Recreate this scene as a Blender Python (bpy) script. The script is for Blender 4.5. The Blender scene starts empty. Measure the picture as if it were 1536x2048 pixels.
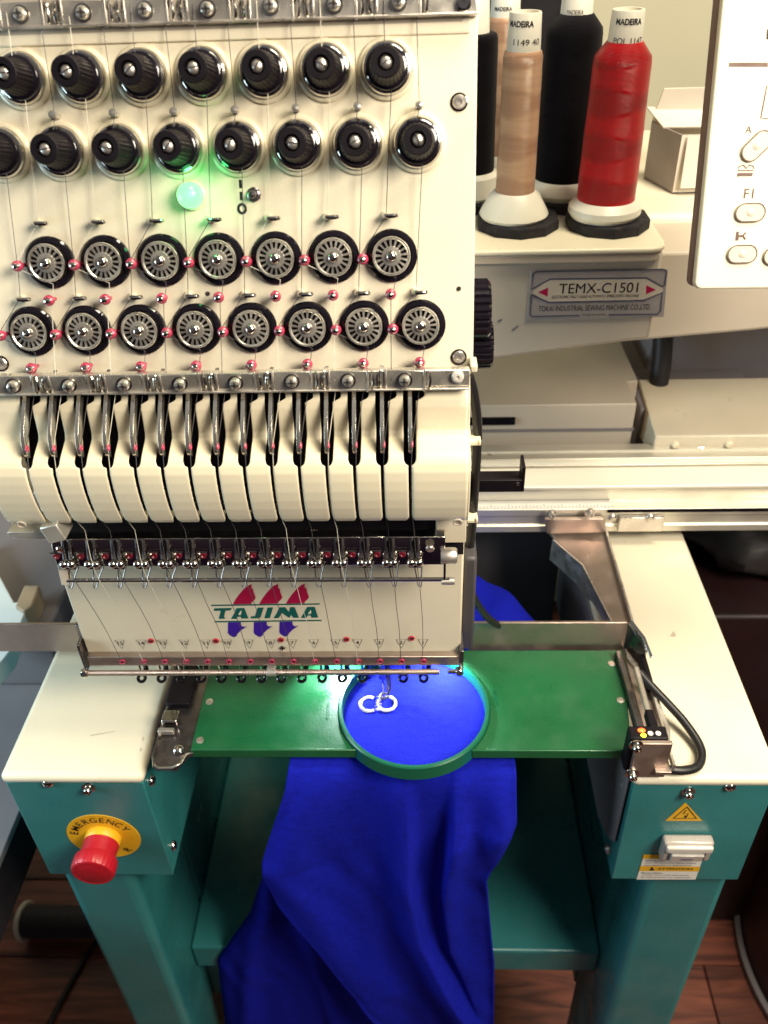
import bpy, bmesh, math, random
from mathutils import Vector, Matrix, Euler
random.seed(7)
R = math.radians
sc = bpy.context.scene
col = sc.collection
FLOOR = 1260.0                       # camera height above the floor, mm

# ------------------------------------------------------------------ camera
F_PX = 1720.0
TH, PS, RO = R(37.06), R(2.83), R(-2.18)
FW = Vector((-math.sin(PS)*math.cos(TH), math.cos(PS)*math.cos(TH), -math.sin(TH)))
RT0 = FW.cross(Vector((0, 0, 1))).normalized(); UP0 = RT0.cross(FW)
RT = math.cos(RO)*RT0 + math.sin(RO)*UP0
UPV = -math.sin(RO)*RT0 + math.cos(RO)*UP0
cd = bpy.data.cameras.new('camera'); cam = bpy.data.objects.new('camera', cd); col.objects.link(cam)
cd.sensor_fit = 'VERTICAL'; cd.sensor_height = 36; cd.sensor_width = 27
cd.lens = 36*F_PX/2048; cd.clip_start = 0.01; cd.clip_end = 50
m = Matrix((RT, UPV, -FW)).transposed().to_4x4(); m.translation = (0, 0, FLOOR/1000)
cam.matrix_world = m
cd.dof.use_dof = True; cd.dof.focus_distance = 0.50; cd.dof.aperture_fstop = 11.0
sc.camera = cam

# ------------------------------------------------------------------ light
w = bpy.data.worlds.new('World'); sc.world = w; w.use_nodes = True
bg = w.node_tree.nodes['Background']; wn = w.node_tree.nodes; wl_ = w.node_tree.links
wtc = wn.new('ShaderNodeTexCoord'); wsx = wn.new('ShaderNodeSeparateXYZ'); wl_.new(wtc.outputs['Generated'], wsx.inputs[0])
wcr = wn.new('ShaderNodeValToRGB'); wmr = wn.new('ShaderNodeMapRange'); wmr.inputs[1].default_value = -1; wl_.new(wsx.outputs[2], wmr.inputs[0]); wl_.new(wmr.outputs[0], wcr.inputs[0])
for e_, (pos, c_) in zip([wcr.color_ramp.elements[0], wcr.color_ramp.elements[1], wcr.color_ramp.elements.new(.5)], ((0.30, (.052, .030, .056, 1)), (0.95, (.62, .52, .47, 1)), (.52, (.22, .155, .175, 1)))):
    e_.position = pos; e_.color = c_
wl_.new(wcr.outputs[0], bg.inputs[0]); bg.inputs[1].default_value = 0.19     # dim room: pale ceiling, dark floor
def area(name, loc, target, sx, sy, watts, color):
    d = bpy.data.lights.new(name, 'AREA'); d.shape = 'RECTANGLE'; d.size = sx; d.size_y = sy
    d.energy = watts; d.color = color
    o = bpy.data.objects.new(name, d); col.objects.link(o)
    o.location = Vector((loc[0], loc[1], loc[2]+FLOOR))/1000
    t = Vector((target[0], target[1], target[2]+FLOOR))/1000
    o.rotation_euler = (t-o.location).to_track_quat('-Z', 'Y').to_euler()
    return o
# ceiling lamp over the right of the machine; low front fill beside the photographer
area('ceiling_lamp_right', (520, 330, 1100), (0, 430, -250), 0.35, 0.6, 22, (1.0, 0.90, 0.67))
area('lamp_beside_photographer', (600, -130, 360), (-40, 400, -250), 0.38, 0.38, 15.5, (1.0, 0.89, 0.73))
area('window_left', (-800, 260, -250), (-330, 560, -560), 0.35, 0.35, 4.5, (0.66, 0.90, 1.0))
sc.view_settings.view_transform = 'Standard'; sc.view_settings.look = 'None'
sc.view_settings.exposure = 0.14; sc.view_settings.gamma = 1.0
sc.render.engine = 'CYCLES'
sc.cycles.use_denoising = True
sc.cycles.max_bounces = 8; sc.cycles.caustics_reflective = False; sc.cycles.caustics_refractive = False
sc.cycles.sample_clamp_indirect = 4.0

# ------------------------------------------------------------------ camera-frame helpers (mm, origin at the camera)
def V(x, y, z): return Vector((x, y, z))
def ray(px, py): return RT*((px-768)/F_PX) + UPV*(-(py-1024)/F_PX) + FW
def atY(px, py, Y): d = ray(px, py); return d*(Y/d.y)
def atZ(px, py, Z): d = ray(px, py); return d*(Z/d.z)
def atX(px, py, X): d = ray(px, py); return d*(X/d.x)
class Plane:
    """a flat face of a real thing: a point on it, its right axis, its up axis"""
    def __init__(s, p, u, v):
        s.p = Vector(p); s.u = Vector(u).normalized(); s.v = Vector(v).normalized(); s.n = s.u.cross(s.v).normalized()
    def on(s, px, py, lift=0.0):
        d = ray(px, py); q = s.p+s.n*lift
        return d*(q.dot(s.n)/d.dot(s.n))
    def at(s, a, b, lift=0.0): return s.p+s.u*a+s.v*b+s.n*lift
    def uv(s, P): d = P-s.p; return d.dot(s.u), d.dot(s.v)
    def mat(s):
        return Matrix((s.u, s.v, s.n)).transposed()

# ------------------------------------------------------------------ materials
MATS = {}
def srgb(c):
    return tuple((x/12.92 if x <= 0.04045 else ((x+0.055)/1.055)**2.4) for x in (v/255.0 for v in c))
def mat(name, color, rough=0.5, metal=0.0, var=0.06, scale=25.0, bump=0.0, bscale=400.0, coat=0.0, sheen=0.0,
        emit=None, estr=0.0, trans=0.0, rvar=0.1, spec=0.5, aniso=None):
    mt = bpy.data.materials.new(name); mt.use_nodes = True; nt = mt.node_tree; N = nt.nodes; L = nt.links
    b = N['Principled BSDF']
    b.inputs['Roughness'].default_value = rough; b.inputs['Metallic'].default_value = metal
    b.inputs['Coat Weight'].default_value = coat; b.inputs['Sheen Weight'].default_value = sheen
    b.inputs['Transmission Weight'].default_value = trans; b.inputs['Specular IOR Level'].default_value = spec
    tc = N.new('ShaderNodeTexCoord')
    n = N.new('ShaderNodeTexNoise'); n.inputs['Scale'].default_value = scale; n.inputs['Detail'].default_value = 5
    L.new(tc.outputs['Object'], n.inputs['Vector'])
    r = N.new('ShaderNodeMix'); r.data_type = 'RGBA'
    c = Vector(color)
    r.inputs[6].default_value = (*[max(0, x*(1-var)) for x in c], 1); r.inputs[7].default_value = (*[min(1, x*(1+var)) for x in c], 1)
    mr = N.new('ShaderNodeMapRange'); mr.inputs[1].default_value = 0.3; mr.inputs[2].default_value = 0.7
    L.new(n.outputs['Fac'], mr.inputs[0]); L.new(mr.outputs[0], r.inputs[0])
    L.new(r.outputs[2], b.inputs['Base Color'])
    n2 = N.new('ShaderNodeTexNoise'); n2.inputs['Scale'].default_value = scale*2.3; n2.inputs['Detail'].default_value = 6
    L.new(tc.outputs['Object'], n2.inputs['Vector'])
    m2 = N.new('ShaderNodeMapRange'); m2.inputs[1].default_value = 0.3; m2.inputs[2].default_value = 0.7
    m2.inputs[3].default_value = max(0.02, rough*(1-rvar*2)); m2.inputs[4].default_value = min(1, rough*(1+rvar*2))
    L.new(n2.outputs['Fac'], m2.inputs[0]); L.new(m2.outputs[0], b.inputs['Roughness'])
    if bump > 0:
        bn = N.new('ShaderNodeTexNoise'); bn.inputs['Scale'].default_value = bscale; bn.inputs['Detail'].default_value = 3
        if aniso:
            mp = N.new('ShaderNodeMapping'); mp.inputs['Scale'].default_value = aniso
            L.new(tc.outputs['Object'], mp.inputs['Vector']); L.new(mp.outputs[0], bn.inputs['Vector'])
        else: L.new(tc.outputs['Object'], bn.inputs['Vector'])
        bp = N.new('ShaderNodeBump'); bp.inputs['Strength'].default_value = bump; bp.inputs['Distance'].default_value = 0.0006
        L.new(bn.outputs['Fac'], bp.inputs['Height']); L.new(bp.outputs['Normal'], b.inputs['Normal'])
    if emit:
        b.inputs['Emission Color'].default_value = (*emit, 1); b.inputs['Emission Strength'].default_value = estr
    MATS[name] = mt
    return mt
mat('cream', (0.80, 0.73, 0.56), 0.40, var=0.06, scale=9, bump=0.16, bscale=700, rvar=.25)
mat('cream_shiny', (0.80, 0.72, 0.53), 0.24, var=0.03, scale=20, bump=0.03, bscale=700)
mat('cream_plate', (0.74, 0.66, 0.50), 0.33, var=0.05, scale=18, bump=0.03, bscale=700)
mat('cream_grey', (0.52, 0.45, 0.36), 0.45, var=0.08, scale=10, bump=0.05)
mat('grey_paint', (0.20, 0.18, 0.19), 0.5, var=0.12, scale=8, bump=0.05)
mat('dark_grey', (0.055, 0.05, 0.055), 0.55, var=0.2, scale=9)
mat('teal', (0.028, 0.185, 0.190), 0.36, var=0.16, scale=11, bump=0.30, bscale=700, rvar=.25)
mat('chrome', (0.66, 0.63, 0.58), 0.12, 1.0, var=0.05, scale=60, rvar=0.25, bump=0.06, bscale=500)
mat('steel', (0.66, 0.61, 0.55), 0.36, 0.85, var=0.10, scale=40, rvar=0.25, bump=0.10, bscale=600)
mat('brushed', (0.46, 0.37, 0.32), 0.42, 0.9, var=0.12, scale=25, rvar=0.2, bump=0.16, bscale=160, aniso=(1, 1, 18))
mat('alu', (0.78, 0.74, 0.64), 0.46, 0.75, var=0.05, scale=12, rvar=0.15, bump=0.08, bscale=160, aniso=(0.05, 6, 6))
mat('alu_white', (0.84, 0.80, 0.68), 0.40, 0.15, var=0.03, scale=12)
mat('dark_steel', (0.20, 0.18, 0.18), 0.3, 0.9, var=0.2, scale=40, rvar=0.3)
mat('black_plastic', (0.006, 0.004, 0.007), 0.52, var=0.2, scale=60, bump=0.08, bscale=1500, spec=0.22)
mat('black_gloss', (0.008, 0.006, 0.010), 0.13, var=0.2, scale=60, coat=0.3)
mat('black_matte', (0.010, 0.008, 0.011), 0.75, var=0.3, scale=30, spec=0.25)
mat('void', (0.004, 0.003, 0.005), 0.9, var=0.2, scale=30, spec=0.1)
mat('rubber', (0.010, 0.009, 0.011), 0.42, var=0.2, scale=120, bump=0.05)
mat('pink', (0.46, 0.045, 0.10), 0.25, var=0.06, scale=200, coat=0.3)
mat('satin', (0.74, 0.70, 0.62), 0.26, 0.82, var=0.08, scale=50, rvar=0.3, bump=0.12, bscale=250)
mat('maroon', (0.16, 0.008, 0.02), 0.35, var=0.1, scale=200)
mat('red_ring', (0.45, 0.015, 0.03), 0.3, var=0.06, scale=200)
mat('ink', (0.010, 0.010, 0.014), 0.5, var=0.1, scale=200)
mat('ink_teal', (0.004, 0.105, 0.088), 0.4, var=0.06, scale=200)
mat('ink_red', (0.42, 0.006, 0.055), 0.4, var=0.06, scale=120)
mat('ink_blue', (0.045, 0.012, 0.30), 0.4, var=0.06, scale=120)
mat('ink_grey', (0.10, 0.10, 0.14), 0.5, var=0.1, scale=200)
mat('label_grey', (0.42, 0.37, 0.35), 0.35, 0.2, var=0.05, scale=60)
mat('label_tan', (0.58, 0.50, 0.40), 0.4, var=0.05, scale=60)
mat('yellow', (0.78, 0.42, 0.015), 0.4, var=0.05, scale=60)
mat('white_print', (0.78, 0.75, 0.68), 0.45, var=0.05, scale=60)
mat('white_plastic', (0.80, 0.77, 0.66), 0.32, var=0.04, scale=40)
mat('switch_grey', (0.40, 0.35, 0.31), 0.25, var=0.05, scale=60, coat=0.4)
mat('red_button', (0.42, 0.008, 0.018), 0.42, var=0.08, scale=80, bump=0.10, bscale=900)
mat('green_hoop', (0.009, 0.105, 0.036), 0.36, var=0.20, scale=18, bump=0.25, bscale=700, rvar=.3)
mat('green_ring', (0.006, 0.105, 0.055), 0.30, var=0.08, scale=20)
mat('box_card', (0.70, 0.64, 0.55), 0.65, var=0.05, scale=30)
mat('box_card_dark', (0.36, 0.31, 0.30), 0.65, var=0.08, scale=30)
mat('wall_paint', (0.66, 0.60, 0.42), 0.8, var=0.04, scale=4, bump=0.10, bscale=250)
mat('chocolate', (0.022, 0.008, 0.008), 0.5, var=0.3, scale=9)
mat('bag', (0.055, 0.048, 0.050), 0.38, var=0.3, scale=14)
mat('panel_white', (0.82, 0.77, 0.60), 0.42, var=0.03, scale=14)
mat('panel_edge', (0.20, 0.12, 0.10), 0.5, var=0.08, scale=30)
mat('button_face', (0.62, 0.58, 0.48), 0.4, var=0.04, scale=60)
mat('outline', (0.13, 0.07, 0.05), 0.5, var=0.08, scale=60)
mat('paper_cool', (0.80, 0.84, 0.82), 0.6, var=0.03, scale=20)
mat('tan_wood', (0.42, 0.30, 0.19), 0.55, var=0.15, scale=20)
mat('cone_white', (0.80, 0.77, 0.66), 0.38, var=0.03, scale=40)
mat('foam', (0.014, 0.012, 0.016), 0.85, var=0.3, scale=90, bump=0.2, bscale=600)
mat('thread_white', (0.80, 0.82, 0.85), 0.45, var=0.05, scale=900, sheen=0.3)
mat('thread_pale', (0.66, 0.60, 0.48), 0.4, var=0.05, scale=300)
mat('thread_dark', (0.055, 0.045, 0.045), 0.45, var=0.05, scale=300)
mat('thread_black', (0.008, 0.006, 0.009), 0.45, var=0.05, scale=300)
mat('thread_red', (0.42, 0.02, 0.03), 0.45, var=0.05, scale=300)
mat('clear', (0.62, 0.58, 0.52), 0.18, var=0.04, scale=90, coat=0.6)
mat('lever', (0.74, 0.70, 0.63), 0.20, 0.92, var=0.05, scale=40, rvar=0.2)
mat('led_green', (0.02, 0.25, 0.07), 0.3, var=0.0, emit=(0.16, 1.0, 0.20), estr=2.6)
mat('led_red', (1, 0.1, 0.02), 0.3, var=0.0, emit=(1.0, 0.08, 0.01), estr=5.0)
mat('led_yellow', (0.9, 0.9, 0.05), 0.3, var=0.0, emit=(0.80, 0.85, 0.02), estr=2.2)
mat('led_white', (0.9, 0.95, 1), 0.3, var=0.0, emit=(0.92, 0.97, 1.0), estr=16.0)

def fabric(name, color, dark):
    mt = bpy.data.materials.new(name); mt.use_nodes = True; nt = mt.node_tree; N = nt.nodes; L = nt.links
    b = N['Principled BSDF']; b.inputs['Roughness'].default_value = 0.85; b.inputs['Sheen Weight'].default_value = 0.02
    b.inputs['Sheen Roughness'].default_value = 0.4; b.inputs['Sheen Tint'].default_value = (0.25, 0.30, 1, 1)
    b.inputs['Specular IOR Level'].default_value = 0.05
    tc = N.new('ShaderNodeTexCoord')
    n = N.new('ShaderNodeTexNoise'); n.inputs['Scale'].default_value = 260; n.inputs['Detail'].default_value = 8; n.inputs['Roughness'].default_value = 0.7
    mp = N.new('ShaderNodeMapping'); mp.inputs['Scale'].default_value = (0.45, 1.2, 1)
    L.new(tc.outputs['Object'], mp.inputs[0]); L.new(mp.outputs[0], n.inputs['Vector'])
    cr = N.new('ShaderNodeValToRGB'); cr.color_ramp.elements[0].position = 0.3; cr.color_ramp.elements[1].position = 0.7
    cr.color_ramp.elements[0].color = (*dark, 1); cr.color_ramp.elements[1].color = (*color, 1)
    L.new(n.outputs['Fac'], cr.inputs[0]); L.new(cr.outputs[0], b.inputs['Base Color'])
    n3 = N.new('ShaderNodeTexNoise'); n3.inputs['Scale'].default_value = 1400; L.new(tc.outputs['Object'], n3.inputs['Vector'])
    bp = N.new('ShaderNodeBump'); bp.inputs['Strength'].default_value = 0.7; bp.inputs['Distance'].default_value = 0.0008
    L.new(n3.outputs['Fac'], bp.inputs['Height']); L.new(bp.outputs[0], b.inputs['Normal'])
    MATS[name] = mt
fabric('fleece', (0.011, 0.018, 0.48), (0.007, 0.011, 0.31))

def wound(name, color, dark, rough=0.32, spec=0.3):
    """thread wound crosswise on a cone: satin sheen painted into the colour as light and dark bands"""
    mt = bpy.data.materials.new(name); mt.use_nodes = True; nt = mt.node_tree; N = nt.nodes; L = nt.links
    b = N['Principled BSDF']; b.inputs['Roughness'].default_value = rough; b.inputs['Sheen Weight'].default_value = 0.1
    b.inputs['Specular IOR Level'].default_value = spec
    tc = N.new('ShaderNodeTexCoord'); sx = N.new('ShaderNodeSeparateXYZ'); L.new(tc.outputs['Object'], sx.inputs[0])
    at = N.new('ShaderNodeMath'); at.operation = 'ARCTAN2'; L.new(sx.outputs[1], at.inputs[0]); L.new(sx.outputs[0], at.inputs[1])
    def wv(sign, k, zf):
        a = N.new('ShaderNodeMath'); a.operation = 'MULTIPLY'; a.inputs[1].default_value = k*sign; L.new(at.outputs[0], a.inputs[0])
        z = N.new('ShaderNodeMath'); z.operation = 'MULTIPLY_ADD'; z.inputs[1].default_value = zf; L.new(sx.outputs[2], z.inputs[0]); L.new(a.outputs[0], z.inputs[2])
        s = N.new('ShaderNodeMath'); s.operation = 'SINE'; L.new(z.outputs[0], s.inputs[0]); return s
    s1 = wv(0, 1, 216.0); s2 = wv(1, 2.0, 0.0)
    g0 = N.new('ShaderNodeMath'); g0.operation = 'MULTIPLY_ADD'; g0.inputs[1].default_value = -0.45; L.new(s2.outputs[0], g0.inputs[0]); L.new(s1.outputs[0], g0.inputs[2])
    g = N.new('ShaderNodeMapRange'); g.inputs[1].default_value = -0.35; g.inputs[2].default_value = 0.35; L.new(g0.outputs[0], g.inputs[0])
    f1 = wv(1, 3, 9000.0); f2 = wv(-1, 3, 9000.0)
    mx = N.new('ShaderNodeMix'); L.new(g.outputs[0], mx.inputs[0]); L.new(f1.outputs[0], mx.inputs[2]); L.new(f2.outputs[0], mx.inputs[3])
    cm = N.new('ShaderNodeMix'); cm.data_type = 'RGBA'; cm.inputs[6].default_value = (*dark, 1); cm.inputs[7].default_value = (*color, 1)  # painted sheen: light and dark bands in the colour, lighter at front right
    n = N.new('ShaderNodeTexNoise'); n.inputs['Scale'].default_value = 60; n.inputs['Detail'].default_value = 6
    mp = N.new('ShaderNodeMapping'); mp.inputs['Scale'].default_value = (0.3, 0.3, 9); L.new(tc.outputs['Object'], mp.inputs[0]); L.new(mp.outputs[0], n.inputs[0])
    ad = N.new('ShaderNodeMath'); ad.operation = 'MULTIPLY_ADD'; ad.inputs[1].default_value = 0.50; L.new(g.outputs[0], ad.inputs[0])
    sc2 = N.new('ShaderNodeMath'); sc2.operation = 'MULTIPLY'; sc2.inputs[1].default_value = 0.55; L.new(n.outputs[0], sc2.inputs[0]); L.new(sc2.outputs[0], ad.inputs[2])
    L.new(ad.outputs[0], cm.inputs[0]); L.new(cm.outputs[2], b.inputs['Base Color'])
    bp = N.new('ShaderNodeBump'); bp.inputs['Strength'].default_value = 0.5; bp.inputs['Distance'].default_value = 0.0004
    L.new(mx.outputs[0], bp.inputs['Height']); L.new(bp.outputs[0], b.inputs['Normal'])
    MATS[name] = mt
wound('wound_red', (0.66, 0.003, 0.010), (0.30, 0.001, 0.004), 0.30, 0.28)
wound('wound_tan', (0.74, 0.46, 0.28), (0.42, 0.21, 0.12), 0.26, 0.6)
wound('wound_black', (0.004, 0.003, 0.006), (0.002, 0.001, 0.003), 0.7, 0.05)
wound('wound_grey', (0.035, 0.03, 0.04), (0.02, 0.016, 0.022), 0.45)

def wood_floor():
    mt = bpy.data.materials.new('wood'); mt.use_nodes = True; nt = mt.node_tree; N = nt.nodes; L = nt.links
    b = N['Principled BSDF']; b.inputs['Roughness'].default_value = 0.42
    tc = N.new('ShaderNodeTexCoord'); oi = N.new('ShaderNodeObjectInfo')
    mp = N.new('ShaderNodeMapping'); mp.inputs['Scale'].default_value = (1.6, 16, 1)
    cb = N.new('ShaderNodeVectorMath'); cb.operation = 'ADD'; L.new(tc.outputs['Object'], cb.inputs[0]); L.new(oi.outputs['Location'], cb.inputs[1])
    L.new(cb.outputs[0], mp.inputs[0])
    n = N.new('ShaderNodeTexNoise'); n.inputs['Scale'].default_value = 3.5; n.inputs['Detail'].default_value = 9; n.inputs['Distortion'].default_value = 1.2
    L.new(mp.outputs[0], n.inputs[0])
    cr = N.new('ShaderNodeValToRGB'); cr.color_ramp.elements[0].position = 0.32; cr.color_ramp.elements[1].position = 0.72
    cr.color_ramp.elements[0].color = (0.050, 0.013, 0.010, 1); cr.color_ramp.elements[1].color = (0.26, 0.078, 0.048, 1)
    L.new(n.outputs['Fac'], cr.inputs[0])
    hv = N.new('ShaderNodeHueSaturation'); L.new(cr.outputs[0], hv.inputs['Color'])
    mv = N.new('ShaderNodeMapRange'); mv.inputs[3].default_value = 0.75; mv.inputs[4].default_value = 1.2
    L.new(oi.outputs['Random'], mv.inputs[0]); L.new(mv.outputs[0], hv.inputs['Value'])
    L.new(hv.outputs[0], b.inputs['Base Color'])
    bp = N.new('ShaderNodeBump'); bp.inputs['Strength'].default_value = 0.25; bp.inputs['Distance'].default_value = 0.001
    L.new(n.outputs['Fac'], bp.inputs['Height']); L.new(bp.outputs[0], b.inputs['Normal'])
    MATS['wood'] = mt
wood_floor()

# ------------------------------------------------------------------ mesh builder (mm)
class MB:
    def __init__(s): s.v = []; s.f = []
    def add(s, vs, fs):
        o = len(s.v); s.v += [Vector(q) for q in vs]; s.f += [[o+i for i in f] for f in fs]; return s
    def box(s, a, b, rot=None, piv=None):
        (x0, y0, z0), (x1, y1, z1) = a, b
        vs = [V(x, y, z) for z in (z0, z1) for y in (y0, y1) for x in (x0, x1)]
        if rot is not None:
            c = Vector(piv) if piv else sum(vs, Vector())/8
            vs = [rot @ (q-c)+c for q in vs]
        return s.add(vs, [[0, 2, 3, 1], [4, 5, 7, 6], [0, 1, 5, 4], [2, 6, 7, 3], [0, 4, 6, 2], [1, 3, 7, 5]])
    def frame(s, d):
        d = Vector(d).normalized(); a = Vector((0, 0, 1)) if abs(d.z) < .9 else Vector((1, 0, 0))
        u = d.cross(a).normalized(); return u, d.cross(u)
    def cyl(s, p, q, r0, r1=None, n=16, caps=True):
        p, q = Vector(p), Vector(q); r1 = r0 if r1 is None else r1; u, w_ = s.frame(q-p)
        vs = []
        for c, r in ((p, r0), (q, r1)):
            vs += [c+(u*math.cos(2*math.pi*i/n)+w_*math.sin(2*math.pi*i/n))*r for i in range(n)]
        fs = [[i, (i+1) % n, n+(i+1) % n, n+i] for i in range(n)]
        if caps: fs += [list(range(n))[::-1], list(range(n, 2*n))]
        return s.add(vs, fs)
    def tube(s, pts, r, n=8, closed=False, caps=True, flat=1.0):
        pts = [Vector(p) for p in pts]; k = len(pts); vs = []; u = None
        for i, p in enumerate(pts):
            a = pts[(i-1) % k] if (closed or i) else p; b = pts[(i+1) % k] if (closed or i < k-1) else p
            d = (b-a).normalized()
            if u is None: u, w_ = s.frame(d)
            else:
                u = (u-d*u.dot(d)).normalized()
            w_ = d.cross(u); rr = r[i] if isinstance(r, (list, tuple)) else r
            vs += [p+(u*math.cos(2*math.pi*j/n)+w_*math.sin(2*math.pi*j/n)*flat)*rr for j in range(n)]
        fs = []
        for i in range(k if closed else k-1):
            a, b = i*n, ((i+1) % k)*n
            fs += [[a+j, a+(j+1) % n, b+(j+1) % n, b+j] for j in range(n)]
        if caps and not closed: fs += [list(range(n))[::-1], list(range((k-1)*n, k*n))]
        return s.add(vs, fs)
    def lathe(s, prof, n=32, c=(0, 0, 0), ax=(0, 0, 1), ux=None, rib=None):
        ax = Vector(ax).normalized(); c = Vector(c)
        if ux is None: u, w_ = s.frame(ax)
        else: u = Vector(ux).normalized(); w_ = ax.cross(u)
        vs = []
        for r, h in prof:
            for i in range(n):
                rr = r*(rib(i, h, r) if rib else 1)
                vs.append(c+ax*h+(u*math.cos(2*math.pi*i/n)+w_*math.sin(2*math.pi*i/n))*rr)
        fs = []
        for k in range(len(prof)-1):
            a, b = k*n, (k+1)*n
            fs += [[a+i, a+(i+1) % n, b+(i+1) % n, b+i] for i in range(n)]
        if prof[0][0] > 1e-6: fs.append(list(range(n))[::-1])
        if prof[-1][0] > 1e-6: fs.append(list(range((len(prof)-1)*n, len(prof)*n)))
        return s.add(vs, fs)
    def sphere(s, c, r, n=12, m_=8, sq=(1, 1, 1)):
        c = Vector(c); vs = []
        for j in range(m_+1):
            t = math.pi*j/m_
            for i in range(n):
                p = 2*math.pi*i/n
                vs.append(c+V(r*sq[0]*math.sin(t)*math.cos(p), r*sq[1]*math.sin(t)*math.sin(p), r*sq[2]*math.cos(t)))
        fs = [[j*n+i, (j+1)*n+i, (j+1)*n+(i+1) % n, j*n+(i+1) % n] for j in range(m_) for i in range(n)]
        return s.add(vs, fs)
    def torus(s, c, ax, R_, r, n=20, k=8, a0=0.0, a1=2*math.pi, u=None):
        c = Vector(c); ax = Vector(ax).normalized()
        if u is None: u, w_ = s.frame(ax)
        else: u = Vector(u).normalized(); w_ = ax.cross(u)
        full = abs(a1-a0-2*math.pi) < 1e-6
        pts = [c+(u*math.cos(a0+(a1-a0)*i/n)+w_*math.sin(a0+(a1-a0)*i/n))*R_ for i in range(n if full else n+1)]
        return s.tube(pts, r, k, closed=full)
    def prism(s, pts, off):
        """polygon of 3-D points extruded by a vector"""
        pts = [Vector(p) for p in pts]; off = Vector(off); n = len(pts)
        vs = pts+[p+off for p in pts]
        fs = [list(range(n))[::-1], list(range(n, 2*n))]+[[i, (i+1) % n, n+(i+1) % n, n+i] for i in range(n)]
        return s.add(vs, fs)
    def poly(s, pts): return s.add(pts, [list(range(len(pts)))])
    def strip(s, pts, wd, pl, closed=False):
        """flat printed stroke of width wd lying in plane pl"""
        pts = [Vector(p) for p in pts]; k = len(pts); L_, R2 = [], []
        for i, p in enumerate(pts):
            a = pts[(i-1) % k] if (closed or i) else p; b = pts[(i+1) % k] if (closed or i < k-1) else p
            d = (b-a).normalized(); q = pl.n.cross(d)*(wd/2)
            L_.append(p+q); R2.append(p-q)
        fs = [[i, (i+1) % k, k+(i+1) % k, k+i] for i in range(k if closed else k-1)]
        return s.add(L_+R2, fs)
    def build(s, name, material, parent=None, smooth=35, bevel=0, seg=2, local=False, solid=0, sub=0):
        me = bpy.data.meshes.new(name)
        o_ = Vector((0, 0, 0)) if local else Vector((0, 0, FLOOR))
        me.from_pydata([((p+o_)/1000)[:] for p in s.v], [], s.f)
        bm = bmesh.new(); bm.from_mesh(me)
        bmesh.ops.recalc_face_normals(bm, faces=bm.faces) if not solid else None
        bm.to_mesh(me); bm.free()
        if smooth:
            me.polygons.foreach_set('use_smooth', [True]*len(me.polygons)); me.set_sharp_from_angle(angle=R(smooth))
        me.materials.append(MATS[material]); me.update()
        ob = bpy.data.objects.new(name, me); col.objects.link(ob)
        if parent is not None:
            ob.parent = parent
            if not local: ob.matrix_parent_inverse = WORLD(parent).inverted()
        if solid:
            md = ob.modifiers.new('solid', 'SOLIDIFY'); md.thickness = solid/1000; md.offset = -1
        if bevel:
            md = ob.modifiers.new('bevel', 'BEVEL'); md.width = bevel/1000; md.segments = seg; md.limit_method = 'ANGLE'; md.angle_limit = R(40)
            md.harden_normals = False
        if sub:
            md = ob.modifiers.new('sub', 'SUBSURF'); md.levels = sub; md.render_levels = sub
        return ob
WM = {}
def WORLD(o):
    return WM.get(o.name, Matrix.Identity(4))
def empty(name, p=(0, 0, 0), rot=None, parent=None):
    o = bpy.data.objects.new(name, None); col.objects.link(o); o.empty_display_size = 0.01
    M = (rot.to_4x4() if rot is not None else Matrix.Identity(4))
    M.translation = (Vector(p)+V(0, 0, FLOOR))/1000
    if parent is not None:
        o.parent = parent; o.matrix_parent_inverse = WORLD(parent).inverted()
    o.matrix_basis = M
    WM[o.name] = M
    return o
def tag(o, label=None, cat=None, group=None, kind=None):
    if label: o['label'] = label
    if cat: o['category'] = cat
    if group: o['group'] = group
    if kind: o['kind'] = kind
    return o
def copy_at(src, p, rot, parent):
    """copy of a part (and its sub-parts) put at p"""
    c = src.copy(); col.objects.link(c)
    M = (rot.to_4x4() if rot is not None else Matrix.Identity(4)); M.translation = (Vector(p)+V(0, 0, FLOOR))/1000
    c.parent = parent; c.matrix_parent_inverse = WORLD(parent).inverted() if parent else Matrix.Identity(4)
    c.matrix_basis = M; WM[c.name] = M
    for ch in list(src.children):
        d = ch.copy(); col.objects.link(d); d.parent = c; d.matrix_parent_inverse = Matrix.Identity(4)
    return c
def local_part(name, mb, material, p, rot, parent, **k):
    """a mesh made round its own origin, put at p"""
    o = mb.build(name, material, None, local=True, **k)
    M = (rot.to_4x4() if rot is not None else Matrix.Identity(4)); M.translation = (Vector(p)+V(0, 0, FLOOR))/1000
    o.parent = parent
    if parent is not None: o.matrix_parent_inverse = WORLD(parent).inverted()
    o.matrix_basis = M; WM[o.name] = M
    return o
def sub_part(name, mb, material, parent, **k):
    o = mb.build(name, material, None, local=True, **k); o.parent = parent; return o
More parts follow.
